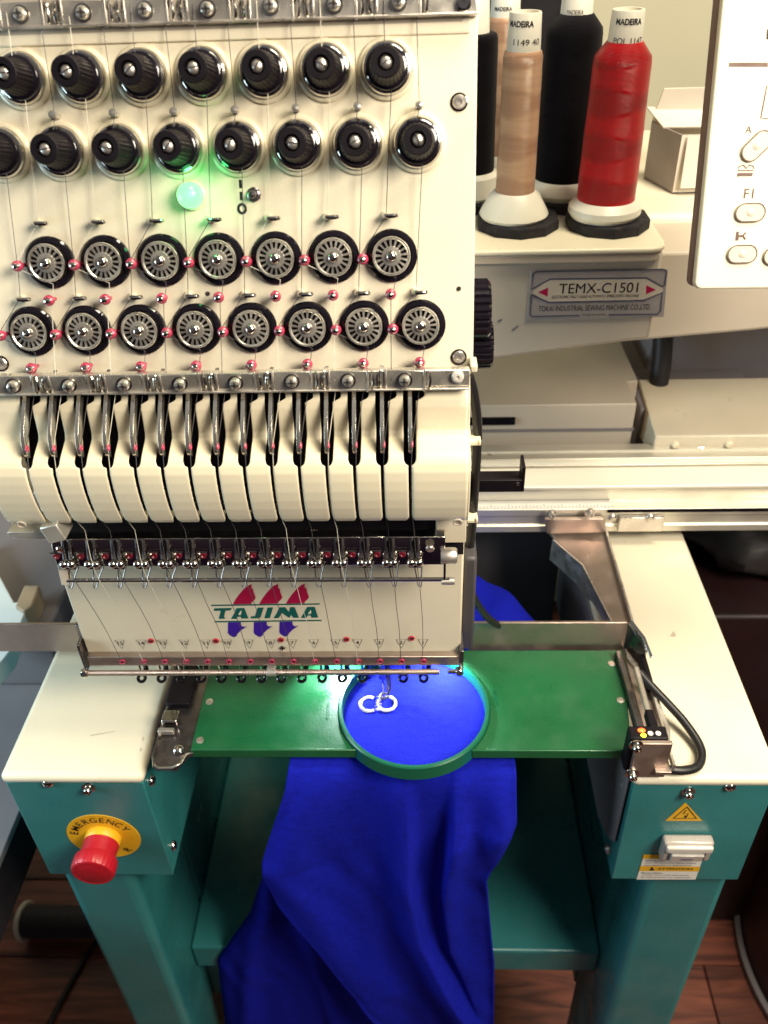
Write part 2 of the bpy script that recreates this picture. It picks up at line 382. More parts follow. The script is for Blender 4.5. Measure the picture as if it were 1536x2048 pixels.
def text(name, body, pl, px, py, h_mm, material, parent, w_mm=None, align='CENTER', rotz=0.0, lift=0.25, shear=0.0, bold=0.0):
    """flat lettering printed on plane pl, centred on the point seen at px, py"""
    cu = bpy.data.curves.new(name, 'FONT'); cu.body = body; cu.align_x = align; cu.align_y = 'CENTER'
    cu.size = 1.0; cu.shear = shear; cu.offset = bold
    tmp = bpy.data.objects.new(name, cu); col.objects.link(tmp)
    dg = bpy.context.evaluated_depsgraph_get(); me = bpy.data.meshes.new_from_object(tmp.evaluated_get(dg))
    bpy.data.objects.remove(tmp)
    xs = [v.co.x for v in me.vertices]; ys = [v.co.y for v in me.vertices]
    cx, cy = (min(xs)+max(xs))/2, (min(ys)+max(ys))/2; hh = max(ys)-min(ys); ww = max(xs)-min(xs)
    sy = h_mm/hh; sx = (w_mm/ww) if w_mm else sy
    for v in me.vertices: v.co = Vector(((v.co.x-cx)*sx, (v.co.y-cy)*sy, 0))/1000
    me.materials.clear(); me.materials.append(MATS[material]); me.name = name
    o = bpy.data.objects.new(name, me); col.objects.link(o)
    P = pl.on(px, py, lift) if not isinstance(px, Vector) else px
    M = (pl.mat() @ Matrix.Rotation(rotz, 3, 'Z')).to_4x4(); M.translation = (P+V(0, 0, FLOOR))/1000
    o.parent = parent
    if parent is not None: o.matrix_parent_inverse = WORLD(parent).inverted()
    o.matrix_basis = M
    return o
def decal(name, pl, polys, material, parent, lift=0.2):
    b = MB()
    for poly in polys: b.poly([pl.on(x, y, lift) for x, y in poly])
    return b.build(name, material, parent, smooth=0)
def spline(pts, n=8):
    """Catmull-Rom through 3-D points"""
    pts = [Vector(p) for p in pts]; out = []
    for i in range(len(pts)-1):
        a = pts[max(i-1, 0)]; b = pts[i]; c = pts[i+1]; d = pts[min(i+2, len(pts)-1)]
        for j in range(n):
            t = j/n
            out.append(0.5*((2*b)+(c-a)*t+(2*a-5*b+4*c-d)*t*t+(3*b-a-3*c+d)*t**3))
    out.append(pts[-1]); return out
def lerp_tab(tab, x):
    for (x0, y0), (x1, y1) in zip(tab, tab[1:]):
        if x <= x1: return y0+(y1-y0)*max(0, (x-x0))/(x1-x0)
    return tab[-1][1]
# ================================================================== SETTING
fl = empty('floor', (0, 500, -FLOOR)); tag(fl, kind='structure')
b = MB().box((-1500, -500, -FLOOR-40), (1500, 1500, -FLOOR-6)); b.build('subfloor', 'chocolate', fl, smooth=0)
pk = MB().box((-600, -59, -8), (600, 59, 0)); plank = None
for j in range(14):
    for i in range(-2, 2):
        P = V(i*1202+[0, 500, 250, 800][j % 4]+200, -300+j*119.5, -FLOOR+random.uniform(-.6, .3))
        if plank is None: plank = local_part('plank', pk, 'wood', P, None, fl, smooth=0, bevel=1.2, seg=1)
        else: copy_at(plank, P, None, fl)
wl = MB().box((-1500, 1350, -FLOOR), (1500, 1400, 1300)).build('wall', 'wall_paint', None, smooth=0); tag(wl, kind='structure')

# ================================================================== SEWING HEAD
head = empty('sewing_head', (-95, 400, -470))
tag(head, 'cream fifteen-needle sewing head with black tension knobs, chrome guides and printed logo', 'sewing head')
CA, SA = math.cos(R(17.37)), math.sin(R(17.37))
TP = Plane((0, 430.1+2*CA, -74.0-2*SA), (1, 0, 0), (0, SA, CA))           # tension panel, leaning back
TR = TP.mat()
def tp(X, px, py, lift=0.0):
    """point of the panel at height of pixel row (px,py) and at X"""
    q = TP.on(px, py, lift); return V(X, q.y, q.z)
XA = [-180.0+28*k for k in range(7)]       # upper knob row / upper wheel row
XB = [-194.2+28*k for k in range(8)]       # lower rows
# ---- panel
top = TP.on(500, -160); bot = TP.on(800, 741); RX = 28.4; LX = -232
pts = []
vt, vb = TP.uv(top)[1], TP.uv(bot)[1]
outline = [(LX, vt), (LX, vb), (RX-3.5, vb)]
for a in range(0, 91, 15): outline.append((RX-3.5+3.5*math.sin(R(a)), vb+3.5-3.5*math.cos(R(a))))
outline.append((RX, vt))
MB().prism([TP.at(a, c) for a, c in outline], -TP.n*5).build('tension_panel', 'cream', head, bevel=0.8)
# raised upper band of the panel with its soft step
vs_ = TP.uv(TP.on(500, 80))[1]
MB().prism([TP.at(a, c, 0.01) for a, c in ((LX, vs_), (RX-3.2, vs_), (RX-3.2, vt), (LX, vt))], TP.n*1.3).build('upper_band', 'cream', head, bevel=1.0)
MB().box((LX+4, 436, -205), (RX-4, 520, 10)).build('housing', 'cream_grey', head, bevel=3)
# ---- countersunk screws of the panel
scr = MB().lathe([(4.0, 0), (4.0, .5), (3.3, .7), (3.1, .2), (0, .2)], 24)
def screw_part(px, py, X=None):
    o = local_part('panel_screw', scr, 'black_gloss', TP.on(px, py, .02), TR, head)
    h = MB().lathe([(3.2, .1), (3.2, .6), (2.6, 1.2), (1.3, 1.3), (1.2, .7), (0, .7)], 24); sub_part('screw_head', h, 'steel', o)
    return o
s0 = screw_part(918.5, 204)
for px, py in ((917.5, 714), (3, 727)): copy_at(s0, TP.on(px, py, .02), TR, head)
hole = MB().lathe([(1.1, 0), (1.1, .5), (.6, .6), (.6, .1), (0, .1)], 12); local_part('panel_hole', hole, 'dark_steel', TP.on(918, 577), TR, head)
local_part('panel_hole', hole, 'chrome', TP.on(416, 587), TR, head)
# ---- tension knobs
def make_knob(P):
    k = empty('tension_knob', P, TR, head)
    sub_part('flange', MB().lathe([(13.2, 0), (13.2, 1.2), (12.4, 2.0), (11.4, 2.2), (11.2, 1.4), (0, 1.4)], 48), 'cream_shiny', k)
    sub_part('dish', MB().lathe([(10.9, 1.3), (11.3, 2.4), (11.2, 3.4), (10.6, 4.4), (9.6, 4.8), (9.0, 4.2), (7.5, 4.0), (0, 4.0)], 48), 'chrome', k)
    sub_part('disc', MB().lathe([(9.4, 4.0), (9.7, 4.9), (9.3, 6.2), (8.0, 7.0), (0, 7.0)], 40), 'black_gloss', k)
    rib = lambda i, h, r: 1.0 if (h > 20.2 or h < 7.6) else (1.0 if (i % 4) in (0, 1) else 0.945)
    sub_part('cap', MB().lathe([(7.6, 5.6), (7.9, 7.4), (7.8, 8.2), (6.7, 20.0), (6.45, 21.0), (6.0, 21.5), (3.7, 21.5), (3.5, 20.6), (3.3, 18.0), (0, 18.0)], 96, rib=rib), 'black_plastic', k, smooth=28)
    rod = MB().lathe([(2.9, 17.5), (2.9, 19.6), (2.4, 20.7), (1.4, 21.3), (0, 21.5)], 20)
    sub_part('slotted_screw', rod, 'steel', k)
    sub_part('screw_slot', MB().box((-2.7, -.28, 20.0), (2.7, .28, 21.56)), 'dark_steel', k, smooth=0)
    return k
k0 = None
for row, Xs, ref in ((0, XA, (773.7, 137.8)), (1, XB, (835, 285.5))):
    for i, X in enumerate(Xs):
        P = tp(X-(.4 if row else .2), *ref)
        rz = TR @ Matrix.Rotation(random.uniform(-1.3, 1.3), 3, 'Z')
        if k0 is None: k0 = make_knob(P)
        else: copy_at(k0, P, rz, head)
# ---- thread posts between the two knob rows
post = MB().lathe([(1.1, 0), (1.1, 6.2), (1.9, 6.8), (2.1, 7.8), (1.6, 8.8), (0, 9.2)], 16)
p0_ = None
for i in range(1, 8):
    P = tp(XB[i]+.4, 835, 214)
    if p0_ is None: p0_ = local_part('thread_post', post, 'satin', P, TR, head)
    else: copy_at(p0_, P, TR, head)
# ---- tension wheels
def make_wheel(P):
    k = empty('tension_wheel', P, TR, head)
    sub_part('base_ring', MB().lathe([(12.4, 0), (12.4, 1.6), (11.6, 2.4), (9.8, 2.7), (9.2, 2.2), (0, 2.2)], 56), 'black_gloss', k)
    sub_part('drum', MB().lathe([(8.6, 2.0), (8.0, 4.6), (0, 4.6)], 40), 'void', k)
    sub_part('rim', MB().lathe([(8.2, 4.2), (8.9, 4.9), (9.15, 5.8), (8.9, 6.5), (8.2, 6.5), (7.7, 6.0), (7.7, 5.0), (7.9, 4.4)], 56), 'satin', k)
    sub_part('hub', MB().lathe([(4.7, 4.3), (4.8, 6.0), (4.5, 6.5), (3.0, 6.7), (0, 6.7)], 40), 'satin', k)
    for q in range(17):
        a = 2*math.pi*q/17
        t = MB(); rr = Matrix.Rotation(a, 3, 'Z')
        vs = [rr @ V(*c) for c in ((4.5, -.36, 5.0), (7.9, -.58, 4.7), (7.9, .58, 4.7), (4.5, .36, 5.0), (4.5, -.36, 6.2), (7.9, -.58, 6.0), (7.9, .58, 6.0), (4.5, .36, 6.2))]
        t.add(vs, [[0, 1, 5, 4], [1, 2, 6, 5], [2, 3, 7, 6], [3, 0, 4, 7], [4, 5, 6, 7]])
        sub_part('tooth', t, 'steel', k, smooth=0)
    sub_part('centre_screw', MB().lathe([(2.7, 6.5), (2.6, 7.5), (2.0, 8.5), (1.1, 9.0), (.7, 9.0), (.6, 8.4), (0, 8.4)], 20), 'chrome', k)
    return k
def bead(name, P, parent):
    o = local_part(name, MB().lathe([(1.0, 0), (1.0, 5.6), (2.45, 6.2), (2.75, 7.6), (2.4, 9.0), (1.7, 9.6), (0, 9.7)], 20), 'pink', P, TR, parent)
    sub_part('steel_tip', MB().lathe([(1.55, 9.2), (1.6, 9.9), (1.2, 10.8), (.5, 11.2), (0, 11.3)], 16), 'chrome', o)
    return o
def make_hook(P):
    h = MB(); h.tube(spline([V(-1.6, .2, 0), V(-2.3, .1, 4.2), V(-1.2, 0, 6.6), V(1.6, 0, 7.0), V(3.7, 0, 6.0), V(3.2, -.1, 4.4), V(0.4, -.2, 4.2), V(-1.6, -.3, 4.3)], 5), 1.05, 8)
    o = local_part('thread_hook', h, 'chrome', P, TR, head)
    sub_part('hook_ferrule', MB().lathe([(2.1, 0), (2.0, 1.6), (1.2, 2.2), (0, 2.2)], 16, c=(-1.8, 0, 0)), 'cream_shiny', o)
    return o
w0 = b0 = h0 = None
rows = ((XA, (783, 511), 525, (781, 431)), (XB, (842, 649), 660, (837, 582)))
WHEEL = {}
for r_, (Xs, ref, _, hk) in enumerate(rows):
    for i, X in enumerate(Xs):
        P = tp(X+.3, *ref); rz = TR @ Matrix.Rotation(random.uniform(0, 6.28), 3, 'Z')
        if w0 is None: w0 = make_wheel(P)
        else: copy_at(w0, P, rz, head)
        WHEEL[(r_, i)] = P
        for du, dv in ((-13.6, -1.0), (-.6, -17.6)):
            Q = P+TP.u*du+TP.v*dv
            if b0 is None: b0 = bead('guide_bead', Q, head)
            else: copy_at(b0, Q, TR, head)
        Q = tp(X-.6, *hk)
        if h0 is None: h0 = make_hook(Q)
        else: copy_at(h0, Q, TR, head)
# ---- green lamp, toggle and its print
lp = empty('indicator_lamp', TP.on(383, 391), TR, head)
sub_part('lamp_collar', MB().lathe([(6.9, 0), (6.9, .9), (6.2, 1.3), (5.9, .7), (0, .7)], 32), 'cream_shiny', lp)
sub_part('lamp_dome', MB().lathe([(5.9, .6), (5.9, 4.6), (5.4, 6.6), (4.3, 8.2), (2.4, 9.3), (0, 9.7)], 32), 'led_green', lp)
gd = bpy.data.lights.new('indicator_glow', 'POINT'); gd.energy = 0.012; gd.color = (0.10, 1.0, 0.28); gd.shadow_soft_size = 0.006
go = bpy.data.objects.new('indicator_glow', gd); col.objects.link(go); go.location = (TP.on(383, 388, 13)+V(0, 0, FLOOR))/1000
tg = local_part('toggle_switch', MB().lathe([(3.3, 0), (3.3, .9), (2.7, 1.4), (1.6, 1.6), (1.4, 3.0), (1.9, 4.6), (1.6, 5.6), (0, 6.0)], 20), 'dark_steel', TP.on(508, 389), TR, head)
sub_part('toggle_nut', MB().lathe([(3.6, 0), (3.5, .8), (2.6, .9), (0, .9)], 6), 'chrome', tg)
mk = MB()
for cx, cy in ((481, 368), (482.5, 392)):
    q = TP.on(cx, cy, .15); mk.add([q+TP.u*a+TP.v*c for a, c in ((-.7, -1.9), (.7, -1.9), (.7, 1.9), (-.7, 1.9))], [[0, 1, 2, 3]])
q = TP.on(484, 417.5, .15)
mk.strip([q+TP.u*1.75*math.cos(R(a))+TP.v*2.0*math.sin(R(a)) for a in range(0, 360, 15)], 1.25, TP, closed=True)
mk.build('switch_marking', 'ink', head, smooth=0)
# ---- chrome guide rails, above and below the panel
def guide_rail(name, pl, v0, hgt, x0, x1, screws, lift):
    """a bent chrome strip with screwed clip plates and ribbed gaps; pl: plane of its face"""
    rail = MB().prism([pl.at(a, c, lift-1.0) for a, c in ((x0, v0-hgt/2+.5), (x1, v0-hgt/2+.5), (x1, v0+hgt/2-.5), (x0, v0+hgt/2-.5))], -pl.n*5).build(name, 'satin', head, bevel=.4)
    lip = MB().prism([pl.at(a, c, lift-6) for a, c in ((x0, v0-hgt/2-.6), (x1, v0-hgt/2-.6), (x1, v0-hgt/2+.3), (x0, v0-hgt/2+.3))], pl.n*7.2).build('rail_lip', 'steel', rail, bevel=.2)
    first = None
    mr = pl.mat()
    for X in screws:
        P = pl.at(X, v0, lift-1.0)
        if first is None:
            c = MB().box((-9.2, -hgt/2, 0), (9.2, hgt/2, 1.2))
            first = local_part('clip_plate', c, 'satin', P, mr, head, bevel=.35)
            for sx in (-1, 1):
                f_ = MB().box((-.5+sx*9.6, -hgt/2-1, .2), (.5+sx*9.6, hgt/2+.6, 1.6)); sub_part('clip_edge', f_, 'steel', first, bevel=.2)
                rb = MB(); rb.tube([V(sx*11.6+sx*.9*math.cos(R(t)), (hgt/2-.6)*math.sin(R(t)), .6+1.5*math.cos(R(t))) for t in range(-90, 91, 15)], .75, 8)
                sub_part('clip_rib', rb, 'chrome', first)
            sub_part('washer', MB().lathe([(3.9, 1.1), (3.8, 1.8), (2.8, 1.9), (0, 1.9)], 24), 'chrome', first)
            sub_part('screw_head', MB().lathe([(2.9, 1.8), (2.9, 3.4), (2.4, 4.6), (1.3, 5.1), (.9, 5.1), (.8, 4.3), (0, 4.3)], 20), 'satin', first)
            sl = MB().box((-1.9, -.3, 4.1), (1.9, .3, 5.16)); sl.box((-.3, -1.9, 4.1), (.3, 1.9, 5.14)); sub_part('screw_cross', sl, 'dark_steel', first, smooth=0)
        else:
            copy_at(first, P, mr @ Euler((R(random.uniform(-5, 9)), R(random.uniform(-5, 5)), R(random.uniform(-1.2, 1.2)))).to_matrix(), head)
    return rail
vr = TP.uv(TP.on(797, 10))[1]
guide_rail('upper_guide_rail', TP, vr, 10.0, LX, RX-.6, [-174.7+28*k for k in range(-2, 7)], 5.0)
local_part('rail_screw', MB().lathe([(3.3, 0), (3.3, 1.2), (2.2, 2.0), (1.0, 2.0), (.9, 1.4), (0, 1.4)], 24), 'chrome', TP.on(927, 8, 4.4), TR, head)
BR = Plane((0, 378.4, -203.8), (1, 0, 0), (0, math.sin(R(8)), math.cos(R(8))))
guide_rail('lower_guide_rail', BR, 0.0, 9.6, -226, 26.0, [-201.8+28*k for k in range(8)], 1.0)
local_part('clear_screw', MB().lathe([(3.2, 0), (3.1, 1.6), (2.2, 2.5), (1.0, 2.6), (.9, 1.9), (0, 1.9)], 24), 'clear', BR.on(915, 752, .1), BR.mat(), head)
MB().box((-228, 394, -211), (27.5, 440, -205)).build('rail_shelf', 'cream', head, bevel=1)
MB().box((26.4, 382, -203), (30, 392, -199)).build('corner_tab', 'cream_shiny', head, bevel=.8)

# ---- take-up lever cover
PROF = [(386, -207), (383, -210), (378.5, -215.5), (377, -219), (376.2, -226), (375.3, -231.5), (373.5, -234), (364, -237.4), (361, -239), (359.2, -241.5), (357.8, -246), (357.3, -251),
        (357.2, -257), (357.7, -263), (358.8, -269), (360.3, -274), (361.6, -277.5), (363.4, -280.6), (366.5, -282.4), (374, -283)]
XS = [-199.8+14*i for i in range(15)]
def half(z, top_right):
    # half width of the slot at height z (left, right)
    if z > -214.5: return (3.2, 7.4) if True else None
    if z > -216.2: return (3.2, 7.4-(-214.5-z)/1.7*4.2)
    if z > -238.6: return (3.2, 3.2)
    if z > -242.2: t = (-238.6-z)/3.6; q_ = .85+2.35*math.sqrt(max(0, 1-t*t)); return (q_, q_)
    if z > -274: return (.85, .85)
    t = min(1, max(0, (-275.5-z)/7.0)); return (.85+2.7*t*t, .85+2.7*t*t)
prof2 = []
for (y0, z0), (y1, z1) in zip(PROF, PROF[1:]):
    nsub = max(1, int(math.hypot(y1-y0, z1-z0)/.8))
    prof2 += [(y0+(y1-y0)*t/nsub, z0+(z1-z0)*t/nsub) for t in range(nsub)]
prof2.append(PROF[-1])
cv = MB()
for g in range(16):
    ring = []
    for y, z in prof2:
        l, r = half(z, True)
        xl = -220.4 if g == 0 else XS[g-1]+r
        xr = 25.6 if g == 15 else XS[g]-l
        mid = [xl+(xr-xl)*t for t in (0, .05, .12, .5, .88, .95, 1)]
        e = [.28, .05, 0, 0, 0, .05, .28]        # rolled edges
        k = 0.75 if z > -246 else 1.0
        if g == 0: e[0] = e[1] = 0
        if g == 15: e[-1] = e[-2] = 0
        ring.append([V(x, y+d*k, z-d*.15) for x, d in zip(mid, e)])
    vs = [p for rg in ring for p in rg]; n = 7
    cv.add(vs, [[k*n+j, (k+1)*n+j, (k+1)*n+j+1, k*n+j+1] for k in range(len(ring)-1) for j in range(n-1)])
cvo = cv.build('lever_cover', 'cream_shiny', head, smooth=40, solid=2.4)
# make sure faces look outwards
me = cvo.data; bm = bmesh.new(); bm.from_mesh(me)
if sum((f.normal.y*f.calc_area()) for f in bm.faces) > 0: bmesh.ops.reverse_faces(bm, faces=bm.faces)
bm.to_mesh(me); bm.free()
# side cheeks close the cover
for X, nm in ((-221.6, 'cover_cheek'), (25.5, 'cover_cheek')):
    c = [V(X, y, z) for y, z in PROF]+[V(X, 420, -283), V(X, 420, -207)]
    MB().prism(c, V(1.2, 0, 0)).build(nm, 'cream_shiny', head, bevel=.4)
for px, py, X in ((915, 1042, None), (44, 1047, None)):
    q = atY(px, py, 360.5); local_part('cover_hole', MB().lathe([(2.7, 0), (2.6, .8), (2.0, .9), (1.9, .2), (0, .2)], 20), 'cream_grey', q+V(0, -.6, 0), Euler((R(104), 0, 0)).to_matrix(), head)
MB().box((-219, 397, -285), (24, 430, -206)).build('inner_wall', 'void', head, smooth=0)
# ---- take-up levers
lv = MB(); path = spline([V(0, 392, -203), V(0, 381, -210), V(0, 372, -217.5), V(0, 365, -225), V(0, 362, -232), V(0, 362, -236), V(0, 364, -238.5)], 6)
vs = []; fs = []
for i, p in enumerate(path):
    t = i/(len(path)-1); wd = .95; dp = 3.0+2.2*math.sin(math.pi*min(1, t*1.05)) if t < .97 else 1.2
    a = path[max(i-1, 0)]; c = path[min(i+1, len(path)-1)]; d = (c-a).normalized(); nn = V(0, -d.z, d.y)
    if nn.y > 0: nn = -nn
    vs += [p+V(-wd, 0, 0), p+V(wd, 0, 0), p+V(wd, 0, 0)-nn*dp, p+V(-wd, 0, 0)-nn*dp]
for i in range(len(path)-1):
    a = 4*i; fs += [[a+j, a+(j+1) % 4, a+4+(j+1) % 4, a+4+j] for j in range(4)]
fs += [[0, 1, 2, 3], [len(vs)-4, len(vs)-3, len(vs)-2, len(vs)-1]]
ctr = V(0, 365, -230)
lv.add([p-ctr for p in vs], fs)
l0 = None
for X in XS:
    P = ctr+V(X+.3, 0, 0)
    if l0 is None:
        l0 = local_part('take_up_lever', lv, 'lever', P, None, head, bevel=.3)
        sub_part('lever_eyelet', MB().torus(V(.85, -1.4, -2.6), (1, 0, .0), 1.3, .6, 14, 8), 'pink', l0)
    else: copy_at(l0, P, None, head)
# ---- dark recess and thread clips
MB().box((-213, 384, -322), (26.2, 420, -283)).build('recess_panel', 'black_matte', head, bevel=.5)
local_part('recess_screw', MB().lathe([(2.2, 0), (2.0, 1.6), (1.0, 2.2), (.7, 1.5), (0, 1.5)], 16), 'chrome', atY(629, 1057, 383.8), Euler((R(90), 0, 0)).to_matrix(), head)
local_part('recess_screw', MB().lathe([(2.2, 0), (2.0, 1.6), (1.0, 2.2), (.7, 1.5), (0, 1.5)], 16), 'chrome', atY(884, 1056, 383.8), Euler((R(90), 0, 0)).to_matrix(), head)
MB().box((10, 379, -309), (27, 388, -283)).build('recess_corner', 'cream_plate', head, bevel=.6)
strip = MB().prism([V(-206.5, y, z) for y, z in ((371, -298), (368.5, -309), (368.5, -316.2), (372, -316.8), (374, -309), (377, -297.4))], V(221.5, 0, 0)).build('clip_bar', 'chrome', head, bevel=.4)
CX = [-197.8+14*i for i in range(15)]
c0 = None
for i, X in enumerate(CX):
    P = V(X, 367, -306)
    if c0 is None:
        t = MB()
        for sx in (-1.75, 1.75): t.tube([V(sx, 3.6, 8), V(sx, 1.4, 3), V(sx, -.6, -2.5)], 1.15, 10)
        c0 = local_part('thread_clip', t, 'dark_steel', P, None, head)
        sub_part('clip_slot', MB().box((-.75, -.2, -2.5), (.75, 2.6, 7.6)), 'void', c0, smooth=0)
        bl = MB(); bl.sphere(V(-2.2, -2.6, -4.8), 2.5, 16, 10); bl.sphere(V(2.2, -2.6, -4.8), 2.5, 16, 10)
        sub_part('clip_balls', bl, 'chrome', c0)
        sub_part('clip_foot', MB().box((-4.0, -2.4, -9.4), (4.0, .2, -6.2)), 'chrome', c0, bevel=.7)
        sub_part('clip_eye', MB().lathe([(1.9, 0), (1.8, .8), (1.2, 1.0), (.6, .4), (0, .4)], 18, c=(-7.0, 1.6, -2.2), ax=(0, -1, .2)), 'maroon', c0)
        sub_part('clip_plate_edge', MB().box((-10, .6, .4), (-4.4, 1.3, .9)), 'dark_steel', c0, smooth=0)
    else: copy_at(c0, P, None, head)
q = atY(860, 1096, 367); local_part('bar_screw', MB().lathe([(2.5, 0), (2.5, .8), (1.9, 1.5), (0, 1.6)], 20), 'steel', q, Euler((R(100), 0, 0)).to_matrix(), head)
q = atY(121, 1098, 367); local_part('bar_screw', MB().lathe([(2.5, 0), (2.5, .8), (1.9, 1.5), (0, 1.6)], 20), 'chrome', q, Euler((R(100), 0, 0)).to_matrix(), head)
# swing rod under the clips, wire loops on it
rodY, rodZ = 364.5, -323.0
rd = MB().cyl((-201, rodY, rodZ), (17.5, rodY, rodZ-.6), 1.25, n=12).build('swing_rod', 'chrome', head)
MB().prism([V(14.0, rodY+y, rodZ+z) for y, z in ((-1.4, -2.4), (1.6, -2.4), (4.5, 14), (1.5, 14))], V(1.4, 0, 0)).build('rod_arm', 'chrome', rd, bevel=.3)
MB().cyl((13, rodY, rodZ-2.0), (20.5, rodY, rodZ-2.0), 2.1, n=16).build('rod_end', 'steel', rd, bevel=.5)
MB().prism([V(-205, rodY+y, rodZ+z) for y, z in ((-1.4, -2.6), (2.6, -2.6), (5.5, 10), (1.5, 10))], V(5.0, 0, 0)).build('rod_arm', 'cream_grey', rd, bevel=.5)
kn = MB().lathe([(4.2, 0), (4.6, .8), (4.6, 8.0), (4.0, 9.0), (3.0, 9.2), (2.8, 8.2), (0, 8.2)], 28, c=(12.5, 368, -309), ax=(1, 0, 0)).build('pivot_nut', 'steel', head)
lp0 = None
for i, X in enumerate(CX):
    ww = MB(); d = 1.6+.6*math.sin(i*2.1)
    ww.tube(spline([V(-2.2, 2.6, 8.6), V(-1.2-.2*d, 0.6, 2), V(-1.0, -1.7, -2.6), V(.2, -2.0, -4.2), V(1.1, -1.7, -2.4), V(1.2+.3*d, 1.0, 3), V(1.4+d, 3.0, 8.6)], 4), .42, 6)
    local_part('wire_loop', ww, 'dark_steel', V(X+2.2+.22*(i-14), rodY, rodZ), Euler((0, R(14-1.3*i), 0)).to_matrix(), head)
# ---- needle plate with print
NP = Plane((0, 388.5, -380), (1, 0, 0), (0, 0, 1))
MB().box((-217.6, 388.5, -409), (26.8, 396, -316)).build('needle_plate', 'cream_plate', head, bevel=1.2)
MB().prism([V(-217.6, y, z) for y, z in ((396, -411), (396, -318), (450, -318), (450, -400))], V(244.4, 0, 0)).build('needle_case', 'cream_plate', head, bevel=1)
z = lambda x, y: (400+x/5.486, 1140+y/5.486)
def ZP(*p): return [z(x, y) for x, y in p]
logo = empty('logo', (0, 388, -370), None, head)
fins_r = []; fins_b = []
for dx, dy in ((0, 0), (292, -4), (585, -8)):
    fins_r.append(ZP(*[(x+dx, y+dy) for x, y in ((360, 377), (388, 325), (430, 268), (478, 212), (525, 174), (568, 154), (564, 185), (568, 212), (580, 202), (590, 250), (611, 303), (600, 325), (562, 360), (566, 372))]))
for dx, dy in ((0, 0), (283, -3), (565, -6)):
    fins_b.append(ZP(*[(x+dx, y+dy) for x, y in ((308, 575), (306, 690), (318, 708), (350, 730), (372, 738), (396, 730), (412, 700), (450, 662), (500, 628), (518, 614), (490, 622), (462, 618), (450, 600), (448, 572))]))
for pp in fins_r: decal('logo_fin', NP, [pp], 'ink_red', logo)
for pp in fins_b: decal('logo_flag', NP, [pp], 'ink_blue', logo)
decal('logo_line', NP, [ZP((122, 381), (1314, 365), (1314, 380), (124, 396))], 'ink_teal', logo, .22)
decal('logo_line', NP, [ZP((160, 560), (1333, 546), (1333, 561), (160, 575))], 'ink_teal', logo, .22)
LET = {'T': [[(156, 420), (350, 417), (336, 444), (278, 446), (264, 512), (280, 534), (208, 536), (228, 448), (150, 447)]],
       'A': [[(398, 420), (486, 416), (532, 532), (456, 533), (446, 512), (410, 514), (402, 536), (340, 536), (380, 470)]],
       'J': [[(634, 413), (700, 412), (664, 520), (640, 530), (552, 531), (562, 508), (604, 506), (614, 470)]],
       'I': [[(742, 411), (802, 410), (766, 529), (706, 530), (724, 470)]],
       'M': [[(872, 409), (934, 408), (976, 462), (990, 408), (1038, 407), (1086, 524), (1024, 525), (1000, 490), (980, 527), (930, 494), (902, 470), (862, 528), (806, 529), (838, 480)]],
       'A2': [[(1176, 406), (1258, 404), (1298, 522), (1226, 524), (1214, 500), (1182, 500), (1166, 525), (1106, 526), (1140, 470)]]}
for kx in ('T', 'A', 'J', 'I', 'M', 'A2'):
    decal('logo_letter', NP, [ZP(*p) for p in LET[kx]], 'ink_teal', logo, .22)
decal('logo_counter', NP, [ZP((428, 470), (452, 440), (456, 470), (446, 494), (420, 494))], 'cream_plate', logo, .26)
decal('logo_counter', NP, [ZP((1190, 470), (1216, 436), (1222, 470), (1212, 484), (1186, 484))], 'cream_plate', logo, .26)
for i in range(15):
    X = 2.6-14*i
    t = MB(); zt, zb = -395.6, -403.6
    t.strip([V(X-3.1, 388.3, zt), V(X+3.1, 388.3, zt), V(X+.1, 388.3, zb)], .42, NP, closed=True)
    o = t.build('needle_mark', 'ink', head, smooth=0)
    text('needle_number', str(i+1), NP, V(X, 388.25, -398.3), None, 3.0, 'ink', o, bold=.004)
for px, py in ((302, 1281), (432, 1281), (562, 1279), (693, 1278), (823, 1276)):
    g = local_part('plate_grommet', MB().lathe([(2.0, 0), (1.95, .7), (1.6, 1.0), (1.25, .8), (1.2, .1), (0, .1)], 22), 'red_ring', NP.on(px, py, .05), NP.mat(), head)
    sub_part('grommet_bore', MB().lathe([(1.2, .05), (1.1, .5), (0, .3)], 14), 'dark_steel', g)
pc = local_part('plate_screw', MB().lathe([(1.9, 0), (1.8, .5), (.9, .9), (0, .9)], 16), 'steel', NP.on(565, 1295, .05), NP.mat(), head)
sub_part('screw_cross', MB().box((-1.7, -.35, .5), (1.7, .35, 1.0)).box((-.35, -1.7, .5), (.35, 1.7, .98)), 'void', pc, smooth=0)
# lower chrome strip, eyelets, spring rod
MB().box((-216, 383.5, -414.4), (26, 389.2, -406.4)).build('eyelet_bar', 'brushed', head, bevel=.3)
e0 = None
for i in range(15):
    P = V(2.8-14*i, 383.4, -410.2)
    if e0 is None:
        e0 = local_part('needle_eyelet', MB().lathe([(2.1, 0), (2.0, .6), (1.5, .9), (1.1, .5), (0, .5)], 20), 'pink', P, NP.mat(), head)
        sub_part('eyelet_bore', MB().lathe([(1.0, .4), (.9, .7), (0, .55)], 14), 'chocolate', e0)
    else: copy_at(e0, P, NP.mat(), head)
sp = MB(); prof = []
for i in range(230):
    prof += [(1.85, i*1.0), (1.98, i*1.0+.25), (1.98, i*1.0+.65), (1.72, i*1.0+.9)]
sp.lathe(prof, 12, c=(-217, 381.0, -418.6), ax=(1, 0, .004)); spo = sp.build('spring_rod', 'brushed', head, smooth=60)
